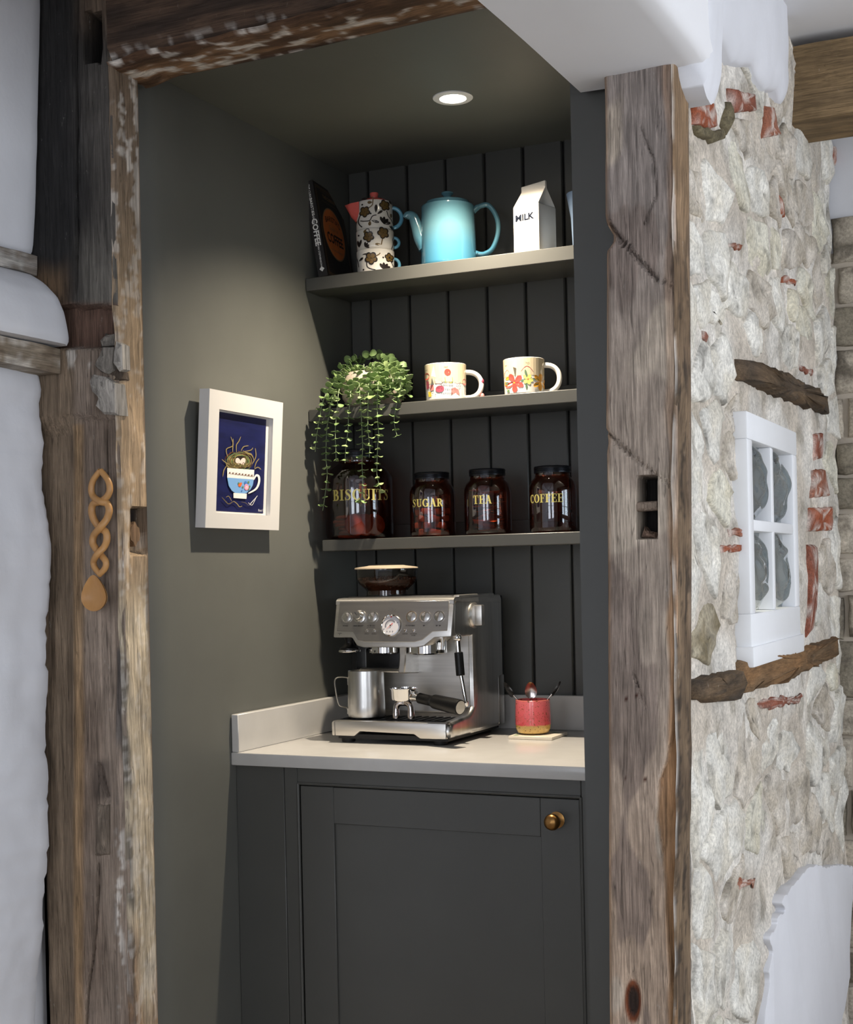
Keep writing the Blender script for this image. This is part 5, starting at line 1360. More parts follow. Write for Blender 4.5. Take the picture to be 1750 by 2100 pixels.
# main body: C-shaped side profile (y,z)
prof = [(0.150, zb0), (0.338, zb0), (0.338, zt0-0.012), (0.330, zt0), (0.085, zt0), (0.060, zt0-0.003), (0.050, 0.290), (0.060, 0.268), (0.100, 0.258), (0.147, 0.256), (0.147, 0.075), (0.140, 0.062), (0.125, 0.058), (0.125, zb0)]
build('body', MB().prism(prof, lambda y, z, d: (d, y, z), -hw+0.002, hw-0.0015), m_steel, parent=m_, bevel=(0.004, 2), ang=40)
# right side cheek with rounded inner corner into the base
pr2 = [(0.004, zb0), (0.336, zb0), (0.336, 0.335), (0.050, 0.345), (0.036, 0.338), (0.028, 0.262), (0.045, 0.253), (0.155, 0.252)]
for k in range(9):
    a = PI*k/16; pr2.append((0.155+0.0-0.052*math.sin(a)*0.0, 0.252) if False else (0.155-0.050*(1-math.cos(a)), 0.108-0.046*math.sin(a)))
pr2 += [(0.020, 0.056), (0.004, 0.050), (0.0, 0.035)]
build('side_cheek', MB().prism(pr2, lambda y, z, d: (d, y, z), hw-0.030, hw), m_steel_v, parent=m_, bevel=(0.011, 4), ang=40)
# base / drip tray
bs = [(-hw, zb0), (-hw+0.062, zb0), (-hw+0.076, zb0+0.012), (hw-0.096, zb0+0.009), (hw-0.080, zb0-0.001), (hw-0.012, zb0-0.001), (hw-0.012, 0.054), (-hw+0.004, 0.054), (-hw-0.001, 0.049)]
tr_ = build('drip_tray', MB().prism(bs, lambda x, z, d: (x, d, z), 0.0, 0.150), m_steel, parent=m_, bevel=(0.004, 2), ang=40)
mb = MB()
for k in range(15): mb.box(-hw+0.016+k*0.0195, -hw+0.016+k*0.0195+0.012, 0.030, 0.142, 0.0545, 0.0565)
build('grate', mb, m_black, parent=tr_)
build('grate_plate', MB().box(-hw+0.010, hw-0.014, 0.026, 0.146, 0.0535, 0.0548), m_blackm, parent=tr_)
build('left_seam', MB().box(-hw+0.0085, -hw+0.0092, -0.0006, 0.002, zb0+0.001, 0.051), m_ink, parent=tr_)
build('right_seam', MB().box(hw-0.0125, hw-0.0115, -0.0006, 0.002, zb0+0.001, 0.051), m_ink, parent=tr_)
for x in (-hw+0.03, hw-0.04):
    for y in (0.03, 0.30): build('foot', MB().lathe([(0, 0.0004), (0.016, 0.0004), (0.017, 0.004), (0.017, zb0+0.003), (0, zb0+0.003)], 20, cx=x, cy=y), m_blackm, parent=m_)
build('underbody', MB().box(-hw+0.012, hw-0.012, 0.012, 0.325, 0.010, zb0+0.004), m_blackm, parent=m_)
# control panel, leaning back
PT = math.radians(14)
def pan(x, s, o=0.0): return (x, 0.020+s*math.sin(PT)*1.0-o*math.cos(PT), 0.270+s*math.cos(PT)+o*math.sin(PT))  # s up the panel, o outwards
SH_ = 0.073
ol = [(-hw+0.010, 0.0), (-hw+0.010, SH_), (hw-0.012, SH_), (hw-0.012, 0.0), (hw-0.050, -0.002), (hw-0.075, -0.022), (hw-0.095, -0.027), (-hw+0.088, -0.027), (-hw+0.070, -0.022), (-hw+0.055, -0.002)]
ol2 = [(-hw+0.0005, -0.016), (-hw-0.0005, SH_+0.002), (hw-0.001, SH_+0.002), (hw-0.001, -0.014), (hw-0.045, -0.016), (hw-0.070, -0.036), (hw-0.092, -0.0405), (-hw+0.086, -0.0405), (-hw+0.068, -0.036), (-hw+0.052, -0.016)]
hd = build('head_shell', MB().prism(ol2, lambda x, s, d: pan(x, s, 0) if d == 0 else (x, 0.135, pan(x, s)[2]), 0, 1), m_steel, parent=m_, bevel=(0.0035, 2), ang=40)
cp = build('control_panel', MB().prism(ol, lambda x, s, d: pan(x, s, d), -0.002, 0.0018), m_panel, parent=m_, bevel=(0.0008, 1))
# rounded top trim
mb = MB(); tp = []
for k in range(9):
    a = PI/2*k/8; tp.append((0.036+0.016*(1-math.cos(a)), 0.340+0.009*math.sin(a)))
tp = [(0.0355, 0.334)]+tp+[(0.075, 0.3495), (0.075, 0.334)]
build('top_trim', MB().prism(tp, lambda y, z, d: (d, y, z), -hw, hw-0.001), m_steel, parent=m_, ang=50)
build('cup_tray', MB().box(-hw+0.014, hw-0.020, 0.070, 0.315, zt0-0.004, zt0+0.003), m_blackm, parent=m_, bevel=(0.002, 1))
build('tray_rail', MB().box(hw-0.018, hw-0.001, 0.07, 0.29, zt0-0.004, zt0+0.0045), m_steel, parent=m_, bevel=(0.004, 2))
build('back_panel', MB().box(-hw+0.004, hw-0.0035, 0.3385, 0.352, 0.02, zt0-0.002), m_black, parent=m_, bevel=(0.004, 2))
build('water_tank', MB().box(-hw+0.02, hw+0.001, 0.300, 0.3385, zb0+0.003, 0.145), m_steel_v, parent=m_, bevel=(0.003, 2))
# splash plate of the recess
build('splash_plate', MB().box(-hw+0.020, hw-0.012, 0.143, 0.1462, 0.058, 0.258), m_steel, parent=m_)
build('side_pillar', MB().box(-hw+0.010, -hw+0.022, 0.095, 0.147, 0.056, 0.262), m_black, parent=m_)
# controls, s = height up the panel
def disc(name, x, s, r_, o0, prof_, mat, par, n=32):
    mb = (MB().shell if name in ('gauge', 'gauge_face') else MB().lathe)(prof_, n); M = Matrix.Translation(pan(x, s, o0)) @ Matrix.Rotation(PI/2-PT, 4, 'X'); mb.xf(M)
    return build(name, mb, mat, parent=par)
def xw(wx): return wx-MX
m_brush = pm('spun_steel_button', (0.66, 0.65, 0.63), 0.22, 1.0, var=0.15, vscale=60)
sB = 0.034
for wx in (-1.634, -1.563, -1.459, -1.423, -1.387):
    b_o = disc('button', xw(wx), sB, 0.0118, 0.0018, [(0, 0.0025), (0.0108, 0.0025), (0.0118, 0.0018), (0.0118, 0.0)], m_brush, cp)
    disc('button_ring', xw(wx), sB, 0.0132, 0.0018, [(0.0120, 0.0), (0.0120, 0.0026), (0.0137, 0.0026), (0.0142, 0.0)], m_chrome, b_o)
gd = disc('grind_dial', xw(-1.598), sB+0.001, 0.016, 0.0018, [(0.0155, 0.0), (0.0165, 0.001), (0.0160, 0.004), (0.0125, 0.005), (0.0115, 0.006), (0.0105, 0.016), (0.0090, 0.018), (0, 0.018)], m_brush, cp)
build('dial_pointer', MB().box(-0.0012, 0.0012, -0.0185, -0.0178, 0.002, 0.0095).xf(Matrix.Translation(pan(xw(-1.598), sB+0.001, 0.002)) @ Matrix.Rotation(-PT, 4, 'X') @ Matrix.Rotation(-0.7, 4, 'Y')), m_ink, parent=gd)
xg, sg_ = xw(-1.512), 0.0125
gb = disc('gauge', xg, sg_, 0.026, 0.0018, [(0.0225, 0.0042), (0.0235, 0.0058), (0.0262, 0.0052), (0.0275, 0.0025), (0.0280, 0.0)], m_chrome, cp, 48)
disc('gauge_face', xg, sg_, 0.0225, 0.0018, [(0, 0.0034), (0.0226, 0.0034)], pm('gauge_face_white', S(214, 212, 216), 0.35), gb, 40)
mb = MB()
def gp(a, r_, o=0.0056): return pan(xg+r_*math.cos(a), sg_+r_*math.sin(a), o)
def garc(a0, a1, r0, r1, m, n=14, o=0.0056):
    for k in range(n):
        p, q = math.radians(lerp(a0, a1, k/n)), math.radians(lerp(a0, a1, (k+1)/n)); mb.add([gp(p, r0, o), gp(q, r0, o), gp(q, r1, o), gp(p, r1, o)], [(0, 1, 2, 3)], m)
garc(200, 35, 0.0115, 0.0150, 0); garc(85, 95, 0.0195, 0.0222, 1, 3); garc(20, 24, 0.017, 0.021, 0, 2); garc(205, 209, 0.017, 0.021, 0, 2); garc(170, 60, 0.0088, 0.0094, 0)
for k in (-8, 0, 7): mb.fan([pan(xg+k/1000+0.0014*math.cos(a), sg_-0.0145+0.0014*math.sin(a), 0.0056) for a in [2*PI*q/8 for q in range(8)]], 0)
a = math.radians(222); c_, s__ = math.cos(a), math.sin(a)
mb.add([pan(xg-0.008*c_-0.0011*s__, sg_-0.008*s__+0.0011*c_, 0.0062), pan(xg+0.017*c_, sg_+0.017*s__, 0.0062), pan(xg-0.008*c_+0.0011*s__, sg_-0.008*s__-0.0011*c_, 0.0062)], [(0, 1, 2)], 1)
mb.fan([pan(xg+0.002*math.cos(q), sg_+0.002*math.sin(q), 0.0066) for q in [2*PI*k/10 for k in range(10)]], 2)
build('gauge_print', mb, [pm('gauge_grey', S(120, 120, 128), 0.4), pm('gauge_red', S(200, 46, 40), 0.4), m_chrome], parent=gb, recalc=False, smooth=False)
for wx in (-1.576, -1.556, -1.473, -1.4505):
    disc('indicator', xw(wx), 0.0005, 0.004, 0.0018, [(0, 0.0006), (0.0020, 0.0006), (0.0022, 0.0014), (0.0038, 0.0012), (0.0040, 0.0)], m_chrome, cp, 16)
mb = MB()
def lab(s_, wx, s, size, sx=1.0): put_text(mb, s_, size, lambda x, y: pan(xw(wx)+x, s+y, 0.0022), 0, sx)
lab('POWER', -1.636, 0.0125, 0.0042); lab('GRIND AMOUNT', -1.601, 0.0125, 0.0042, 0.85); lab('FILTER SIZE', -1.566, 0.0125, 0.0042); lab('PROGRAMME', -1.461, 0.0125, 0.0042)
lab('SINGLE', -1.576, -0.0075, 0.0034); lab('DOUBLE', -1.556, -0.0075, 0.0034); lab('CLEAN ME', -1.473, -0.0075, 0.0034, 0.9); lab('HOT WATER', -1.4505, -0.0075, 0.0034, 0.9); lab('STEAM', -1.4505, -0.0115, 0.0034)
def rc_(x0, x1, s0, s1): mb.add([pan(x0, s0, 0.0022), pan(x1, s0, 0.0022), pan(x1, s1, 0.0022), pan(x0, s1, 0.0022)], [(0, 1, 2, 3)])
rc_(xw(-1.576), xw(-1.556), 0.0086, 0.0091); rc_(xw(-1.576), xw(-1.5755), 0.006, 0.009); rc_(xw(-1.5565), xw(-1.556), 0.006, 0.009)
for wx in (-1.425, -1.3915, -1.3835): rc_(xw(wx)-0.0022, xw(wx)+0.0018, 0.0108, 0.0138); rc_(xw(wx)+0.0018, xw(wx)+0.003, 0.0122, 0.0134)
lab('TAMPER', -1.650, -0.006, 0.0030); mb.add([pan(xw(-1.650)-0.0015, -0.0085, 0.0022), pan(xw(-1.650)+0.0015, -0.0085, 0.0022), pan(xw(-1.650), -0.0105, 0.0022)], [(0, 1, 2)])
build('panel_print', mb, m_ink, parent=cp, recalc=False, smooth=False)
# raised dotted maker's mark
mb = MB(); LG = {'s': [(2,3),(1,3.4),(0,2.8),(0.9,2),(1.8,1.4),(1,0.4),(0,0.8)], 'a': [(0.4,3),(1.5,3),(2,2),(2,1),(2,0.2),(1,1.7),(0,1),(0.8,0.2)], 'g': [(2,3),(1,3.3),(0,2.4),(0.2,1),(1.2,0.7),(2,1.6),(2,0.3),(1.8,-1),(0.7,-1.5)], 'e': [(0,1.8),(1,1.9),(2,2),(1.5,3.2),(0.6,3.2),(0,0.9),(0.8,0.1),(1.8,0.4)]}
for i, ch in enumerate('sage'):
    for (a, b) in LG[ch]: mb.ball(pan(xw(-1.523)+i*0.0068+a*0.0023, 0.049+b*0.0021, 0.0018), 0.00078, n=6, k=4)
build('makers_mark', mb, m_chrome, parent=cp)
# steam dial on the cheek
mb = MB().lathe([(0, 0.0), (0.030, 0.0), (0.032, 0.003), (0.028, 0.007), (0.0, 0.008)], 36); mb.xf(Matrix.Translation((hw, 0.150, 0.302)) @ Matrix.Rotation(PI/2, 4, 'Y'))
sd = build('steam_dial', mb, m_steel, parent=m_)
build('dial_grip', MB().box(hw+0.006, hw+0.026, 0.140, 0.160, 0.277, 0.327), m_steel, parent=sd, bevel=(0.003, 2))
# grinder outlet, group head
def col(name, wx, y, z0, z1, r_, mat, par, pr=None): return build(name, MB().lathe(pr or [(0, z0), (r_*0.96, z0), (r_, z0+0.002), (r_, z1), (0, z1)], 40, cx=xw(wx), cy=y), mat, parent=par)
go = col('grinder_outlet', -1.5665, 0.098, 0.2125, 0.236, 0.0425, m_chrome, m_)
build('outlet_block', MB().box(xw(-1.62), xw(-1.515), 0.09, 0.145, 0.168, 0.225), m_black, parent=m_, bevel=(0.006, 2))
build('grinder_housing', MB().prism([(0.062, 0.165), (0.147, 0.160), (0.147, 0.262), (0.075, 0.262), (0.070, 0.20)], lambda y, z, d: (d, y, z), xw(-1.517), xw(-1.499)), m_steel, parent=m_, bevel=(0.003, 1))
build('grinder_cradle', MB().prism([(0.070, 0.167), (0.147, 0.163), (0.147, 0.178), (0.080, 0.176)], lambda y, z, d: (d, y, z), xw(-1.632), xw(-1.500)), m_steel, parent=m_, bevel=(0.003, 1))
mb = MB(); z_ = 0.221; mb.add([(xw(-1.5665)+0.0428*math.sin(q), 0.098-0.0428*math.cos(q), z) for q, z in ((-0.30, z_), (-0.14, z_), (-0.22, z_-0.006))], [(0, 1, 2)])
for k in (0.003, 0.0065): mb.add([(xw(-1.5665)+0.0428*math.sin(q), 0.098-0.0428*math.cos(q), z_+k+dz) for q, dz in ((-0.55, 0), (0.05, 0), (0.05, 0.0015), (-0.55, 0.0015))], [(0, 1, 2, 3)])
build('outlet_mark', mb, m_ink, parent=go, recalc=False, smooth=False)
gh = col('group_head', -1.4525, 0.098, 0.2120, 0.240, 0.0475, m_chrome, m_)
col('group_gasket', -1.4525, 0.098, 0.2105, 0.2125, 0.040, m_blackm, gh)
build('hot_water_spout', MB().tube([(xw(-1.405), 0.085, 0.258), (xw(-1.402), 0.078, 0.232), (xw(-1.402), 0.076, 0.2215)], 0.0075, 16), m_chrome, parent=m_)
# steam wand
wz = lambda wx, z, y=0.06: (xw(wx), y, z-MZ)
sw = build('steam_wand', MB().tube(smooth_path([wz(-1.350, 1.093), wz(-1.344, 1.06), wz(-1.338, 1.022)], 6), 0.0045, 14), m_chrome, parent=m_)
build('wand_joint', MB().ball(wz(-1.356, 1.176), 0.010, n=16, k=10).tube([wz(-1.3565, 1.18), wz(-1.354, 1.138)], 0.0065, 14), m_chrome, parent=sw)
build('wand_grip', MB().tube(smooth_path([wz(-1.354, 1.142), wz(-1.353, 1.13), wz(-1.351, 1.10), wz(-1.350, 1.086)], 5), [0.007]+[0.0105]*14+[0.0095], 14), m_black, parent=sw)
build('wand_tip', MB().lathe([(0, -0.006), (0.004, -0.006), (0.006, -0.002), (0.006, 0.006), (0, 0.008)], 14).xf(Matrix.Translation(wz(-1.3375, 1.019))), m_chrome, parent=sw)
# bean hopper
m_smoke = thin_glass('smoked_plastic', (0.56, 0.52, 0.49), 0.06, 0.03)
cxh, rh = cyl(727, 861, 1172, 3.155); hx, hy = cxh-MX, 0.155
rh *= 0.985
hpz = [(rh*0.62, 0.350), (rh*0.64, 0.352), (rh*0.64, 0.366), (rh*0.68, 0.370), (rh*0.88, 0.384), (rh*0.96, 0.395), (rh*0.97, 0.419)]
mb = MB().shell(hpz, 48); mb.xf(Matrix.Translation((hx, hy, 0))); hop = build('hopper', mb, m_smoke, parent=m_, recalc=False)
mb = MB().lathe([(0, 0.419), (rh*0.97, 0.419), (rh*1.0, 0.4205), (rh*0.985, 0.4235), (rh*0.6, 0.4275), (rh*0.55, 0.4285), (0, 0.4285)], 48, cx=hx, cy=hy); build('hopper_lid', mb, pm('lid_champagne', S(206, 188, 164), 0.35, 0.3), parent=hop)
mb = MB().lathe([(rh*0.30, 0.4288), (rh*0.54, 0.4284), (rh*0.5, 0.4305), (rh*0.1, 0.4325), (0, 0.4325)], 32, cx=hx, cy=hy); build('lid_grip', mb, m_black, parent=hop)
build('hopper_collar', MB().lathe([(0, 0.349), (rh*0.66, 0.349), (rh*0.66, 0.353), (0, 0.353)], 40, cx=hx, cy=hy), m_black, parent=hop)
m_bean = pm('roasted_bean', S(96, 58, 38), 0.35, var=0.3, vscale=200)
rb = random.Random(8); mb = MB()
mb.lathe([(0, 0.356), (rh*0.55, 0.356), (rh*0.60, 0.370), (rh*0.84, 0.3845), (rh*0.86, 0.392), (0, 0.394)], 32)
for k in range(420):
    a = rb.uniform(0, 2*PI); q = math.sqrt(rb.random()); rr = rh*0.88*q
    z = 0.394+0.004*(1-q)+rb.uniform(-0.002, 0.003)
    if k > 260: z = rb.uniform(0.374, 0.392); rr = rh*lerp(0.66, 0.875, (z-0.372)/0.022)
    R_ = Matrix.Rotation(rb.uniform(0, 3), 3, 'Z') @ Matrix.Rotation(rb.uniform(0, 3), 3, 'X')
    mb.ball((rr*math.cos(a), rr*math.sin(a), z), 0.0048, 0.0036, 0.0028, 6, 4, rot=R_)
mb.xf(Matrix.Translation((hx, hy, 0))); o = build('coffee_beans', mb, m_bean, loc=(MX, MYm, MZ)); o['kind'] = 'stuff'
tag(o, 'dark roasted coffee beans filling the smoked hopper', 'beans')
# tamper hung under the left of the head
tx = at(717, 1333, 1, 3.07).x
tp_ = thing('tamper', 'black handled tamper with a steel base hanging under the machine head', 'tamper', (tx, 3.07, at(717, 1337, 1, 3.07).z))
build('tamper_handle', MB().lathe([(0.024, 0.006), (0.024, 0.010), (0.017, 0.014), (0.011, 0.020), (0.010, 0.026), (0.013, 0.034), (0.013, 0.040), (0, 0.041)], 32), m_black, parent=tp_)
build('tamper_base', MB().lathe([(0, 0), (0.0262, 0), (0.027, 0.0015), (0.027, 0.005), (0.025, 0.0065), (0, 0.0065)], 40), m_chrome, parent=tp_)
build('magnet_mount', MB().lathe([(0, 0.258), (0.016, 0.258), (0.016, 0.275), (0, 0.275)], 24, cx=tx-MX, cy=0.07), m_blackm, parent=m_)

# ---------------- milk jug
zG = ZT+0.0568
cxj, rj = cyl(714, 791, 1455, 3.062); zj1 = zat(752, 1375, 3.062)
jg = thing('milk_pitcher', 'brushed steel milk frothing jug standing on the drip tray', 'pitcher', (cxj, 3.062, zG+0.0003), facing(cxj, 3.062))
Hj = zj1-zG
mbj = MB().shell([(0, 0.0), (rj*0.86, 0.0), (rj*0.96, 0.003), (rj*1.0, 0.010), (rj*1.0, Hj*0.25), (rj*0.97, Hj*0.6), (rj*0.955, Hj*0.98), (rj*0.95, Hj), (rj*0.935, Hj*0.985), (rj*0.95, Hj*0.6), (rj*0.97, Hj*0.2), (0, 0.004)], 56)
for i, p in enumerate(mbj.v):                        # pouring lip
    x, y, z = p
    a = math.atan2(y, x); lip = math.exp(-((a-0.75)/0.28)**2)*sstep(Hj*0.72, Hj, z); mbj.v[i] = (x*(1+0.16*lip), y*(1+0.16*lip), z+0.006*lip)
build('body', mbj, m_steel_v, parent=jg, recalc=False)
hpts = smooth_path([(-rj*0.96, 0, Hj*0.70), (-rj*0.97, 0, Hj*0.82), (-rj*1.0, 0, Hj*0.855), (-rj*1.45, 0, Hj*0.865), (-rj*1.66, 0, Hj*0.80), (-rj*1.62, 0, Hj*0.58), (-rj*1.48, 0, Hj*0.30), (-rj*1.30, 0, Hj*0.24), (-rj*1.02, 0, Hj*0.20), (-rj*1.0, 0, Hj*0.08)], 5)
build('handle', MB().tube(hpts, 0.0042, 10, up=(0, 1, 0), flat=0.45), m_steel_v, parent=jg)

# ---------------- portafilter lying on the drip tray
pc_ = at(829, 1428, 1, 3.045); pe = at(944, 1453, 1, 2.985)
pf = thing('portafilter', 'chrome portafilter with a thick black handle resting on the drip tray', 'portafilter', (pc_.x, 3.045, zG+0.0005))
Z0 = zat(829, 1411, 3.045)-zG
bk_ = build('basket_ring', MB().shell([(0.0, Z0-0.030), (0.029, Z0-0.030), (0.0315, Z0-0.026), (0.033, Z0-0.004), (0.0345, Z0-0.002), (0.0345, Z0), (0.031, Z0), (0.0295, Z0-0.024), (0, Z0-0.025)], 44), m_chrome, parent=pf, recalc=False)
for a in (-0.35, PI-0.6): build('lug', MB().box(0.031, 0.041, -0.008, 0.008, Z0-0.011, Z0-0.006).xf(Matrix.Rotation(a, 4, 'Z')), m_chrome, parent=bk_, bevel=(0.0015, 1))
dirv = (pe-Vector((pc_.x, 3.045, zG+Z0-0.018))); dirv_n = dirv.normalized(); Lh = dirv.length
s0 = Vector((0, 0, Z0-0.016))
build('neck', MB().tube([s0+dirv_n*0.028, s0+dirv_n*0.036, s0+dirv_n*0.052], [0.013, 0.010, 0.0085], 16), m_chrome, parent=pf)
hl = [(0.050, 0.0105), (0.053, 0.0130), (0.075, 0.0125), (0.095, 0.0130), (0.100, 0.0160), (0.104, 0.0172), (Lh-0.006, 0.0188), (Lh, 0.0180)]
hh_ = build('handle', MB().tube([s0+dirv_n*a for a, _ in hl], [b for _, b in hl], 28), m_black, parent=pf)
build('handle_cap', MB().tube([s0+dirv_n*Lh, s0+dirv_n*(Lh+0.0015)], 0.0155, 28), m_brush, parent=hh_)
sp_ = build('spout_neck', MB().lathe([(0, Z0-0.040), (0.008, Z0-0.040), (0.009, Z0-0.029), (0, Z0-0.029)], 16), m_chrome, parent=pf)
for sg in (-1, 1): build('spout', MB().tube(smooth_path([(0, 0, Z0-0.036), (sg*0.012, -0.004, Z0-0.037), (sg*0.019, -0.005, max(0.012, Z0-0.046)), (sg*0.020, -0.005, 0.0015)], 5), [0.0075]*12+[0.0085, 0.009, 0.0095, 0.009], 14), m_chromed, parent=sp_)

# ---------------- pink pot, spoons and coaster
cq = [at(u, v, 2, ZT+0.008) for u, v in ((1046.3, 1509.7), (1136, 1513.1), (1164.6, 1500.6))]
c0, c1 = cq[0], cq[1]; ctr = Vector((-1.222, 3.232, ZT))
cst = thing('coaster', 'square cream tile coaster with painted leaves under the pink pot', 'coaster', (ctr.x, ctr.y, ZT+0.0003), 0.0)
wc = 0.056
build('tile', MB().box(-wc, wc, -wc, wc, 0, 0.0075), pm('cream_tile', S(232, 222, 204), 0.3), parent=cst, bevel=(0.001, 1))
mb = MB()
for (x, y, l, w_, a) in ((0.034, 0.036, 0.022, 0.010, 0.3), (0.022, 0.046, 0.020, 0.008, 2.8), (-0.046, -0.02, 0.022, 0.009, 1.2), (-0.04, -0.045, 0.018, 0.008, 0.4)):
    mb.fan([(x+l*(k[0]*math.cos(a)-k[1]*w_/l*math.sin(a)), y+l*(k[0]*math.sin(a)+k[1]*w_/l*math.cos(a)), 0.0078) for k in ((-.5, 0), (-.2, .45), (.2, .45), (.5, 0), (.2, -.45), (-.2, -.45))])
build('leaf_print', mb, m_green, parent=cst, recalc=False, smooth=False)
PPY = 3.236; cxk, rk = cyl(1057.5, 1130.5, 1480, PPY); zc0 = ZT+0.0084; zk1 = zat(1094, 1434, PPY)
m_pink, t_, b_ = nt('pink_over_ochre_glaze'); b_.inputs['Roughness'].default_value = 0.16; b_.inputs['Coat Weight'].default_value = 0.3
cv = coord(t_); sz_ = t_.nodes.new('ShaderNodeSeparateXYZ'); L(t_, cv, sz_.inputs[0])
nn = noise_n(t_, cv, 60, 3); ad = t_.nodes.new('ShaderNodeMath'); ad.operation = 'MULTIPLY_ADD'; ad.inputs[1].default_value = 0.006; L(t_, nn, ad.inputs[0]); L(t_, sz_.outputs[2], ad.inputs[2])
base = ramp(t_, ad.outputs[0], [(0.0, S(206, 170, 100)), (0.0255, S(200, 164, 92)), (0.027, S(214, 84, 92)), (0.085, S(226, 112, 116)), (0.0885, S(190, 120, 60))])
spk = ramp(t_, noise_n(t_, cv, 260, 2, 0.5), [(0.62, (0, 0, 0)), (0.65, (1, 1, 1))]); vein = ramp(t_, noise_n(t_, cv, 45, 6, 0.8, 2.0), [(0.485, (0, 0, 0)), (0.50, (1, 1, 1)), (0.515, (0, 0, 0))])
zm_ = ramp(t_, sz_.outputs[2], [(0.028, (0, 0, 0)), (0.032, (1, 1, 1)), (0.045, (1, 1, 1)), (0.052, (0, 0, 0))])
c1_ = mixn(t_, spk, base, S(120, 76, 40)); v2 = mixn(t_, 1.0, vein, zm_, 'MULTIPLY'); L(t_, mixn(t_, v2, c1_, S(116, 74, 40)), b_.inputs['Base Color'])
kp = thing('spoon_pot', 'small pink and ochre glazed pot holding three teaspoons on a coaster', 'pot', (cxk, PPY, zc0), facing(cxk, PPY)); Hk = zk1-zc0
build('body', MB().shell([(0, 0), (rk*0.70, 0), (rk*0.88, 0.004), (rk*0.97, 0.013), (rk, 0.024), (rk*1.0, Hk*0.5), (rk*0.97, Hk-0.001), (rk*0.95, Hk), (rk*0.92, Hk-0.002), (rk*0.93, Hk*0.5), (rk*0.8, 0.010), (0, 0.007)], 48), m_pink, parent=kp, recalc=False)
m_spoon = pm('polished_spoon_steel', (0.50, 0.45, 0.43), 0.22, 1.0)
def teaspoon(label, base_, head, upn):
    """base_ foot of the handle, head centre of the bowl (world)"""
    dv = (head-base_); Ls = dv.length; dn = dv.normalized(); t = thing('teaspoon', label, 'spoon', base_, group='teaspoons in the pink pot')
    up_ = (upn-dn*upn.dot(dn)).normalized(); sd_ = up_.cross(dn)
    def T(a, b, c): return dn*a+sd_*b+up_*c
    mb = MB()
    def bf(a, b):
        th = 2*PI*a; q = b; ll = 0.021*q*math.cos(th); ww = 0.0145*q*math.sin(th)*(1-0.18*math.cos(th))
        return T(Ls+ll, ww, -0.0045*(1-q*q)+0.002*q*q*math.cos(th))
    mb.grid(28, 7, bf); b0 = len(mb.v)
    mb.grid(28, 7, lambda a, b: Vector(bf(a, b))-up_*0.0011, flip=True)
    build('bowl', mb, m_spoon, parent=t, ang=60)
    build('handle', MB().tube([T(0, 0, 0), T(Ls*0.5, 0, 0.001), T(Ls-0.030, 0, 0.002), T(Ls-0.018, 0, 0.001)], [0.0035, 0.0022, 0.0018, 0.0028], 10, up=up_, flat=1.0), m_spoon, parent=t)
kc = Vector((cxk, PPY, zc0)); rt = Vector((math.cos(facing(cxk, PPY)), math.sin(facing(cxk, PPY)), 0)); fw = Vector((0, 0, 1)).cross(rt)
teaspoon('upright teaspoon showing its bowl above the pink pot rim', kc+fw*0.018+Vector((0, 0, 0.012)), kc+rt*-0.004+fw*0.012+Vector((0, 0, Hk+0.021)), -fw+Vector((0, 0, 0.5)))
teaspoon('teaspoon leaning out towards the coffee machine from the pink pot', kc+rt*0.012+Vector((0, 0, 0.012)), kc-rt*0.058+fw*0.006+Vector((0, 0, Hk+0.024)), Vector((0.25, -0.2, 1)))
teaspoon('teaspoon leaning out towards the alcove side from the pink pot', kc-rt*0.012+Vector((0, 0, 0.012)), kc+rt*0.058+fw*0.006+Vector((0, 0, Hk+0.025)), Vector((-0.25, -0.2, 1)))

# ================================================================== PICTURE AND CARVED SPOON
# picture leans off the wall at the top; local u along +Y, v up, o out
pb0 = at(422, 1080.5, 0, -1.782); pt0 = at(429.4, 794.1, 0, -1.762); pb1 = at(573, 1086.3, 0, -1.782); pt1 = at(579.9, 823.9, 0, -1.762)
yA, yB = (pb0.y+pt0.y)/2, (pb1.y+pt1.y)/2; zA_, zB_ = (pb0.z+pb1.z)/2, (pt0.z+pt1.z)/2
Wf, Hf = yB-yA, zB_-zA_
pic = thing('picture', 'white box frame with a navy painting of a bird nest in a teacup', 'picture', (XW+0.001, (yA+yB)/2, zA_))
lean = math.atan2(0.020, Hf)
def PF(u, v, o):                                 # o = distance in front of the frame back
    return (o*math.cos(lean)+v*math.sin(lean), u-Wf/2, v*math.cos(lean)-o*math.sin(lean))
Df = 0.027
fw_t, fw_s = 0.040, 0.040
def fbox(name, u0, u1, v0, v1, o0, o1, mat, par=pic, bev=None):
    return build(name, MB().prism([(u0, v0), (u1, v0), (u1, v1), (u0, v1)], lambda u, v, d: PF(u, v, d), o0, o1), mat, parent=par, bevel=bev)
apL, apR, apB, apT = 0.041, Wf-0.043, 0.035, Hf-0.042
fr_ = fbox('frame_top', 0, Wf, apT, Hf, 0, Df, m_frame); fbox('frame_bottom', 0, Wf, 0, apB, 0, Df, m_frame)
fbox('frame_side', 0, apL, apB, apT, 0, Df, m_frame); fbox('frame_side', apR, Wf, apB, apT, 0, Df, m_frame)
fbox('mount', apL-0.002, apR+0.002, apB-0.002, apT+0.002, 0.0005, 0.0155, m_frame)
aL, aR, aB, aT = apL+0.004, apR-0.014, apB+0.004, apT-0.004
m_navy = pm('navy_paint', S(23, 28, 74), 0.4, var=0.30, vscale=9, stretch=(1, 1, 6))
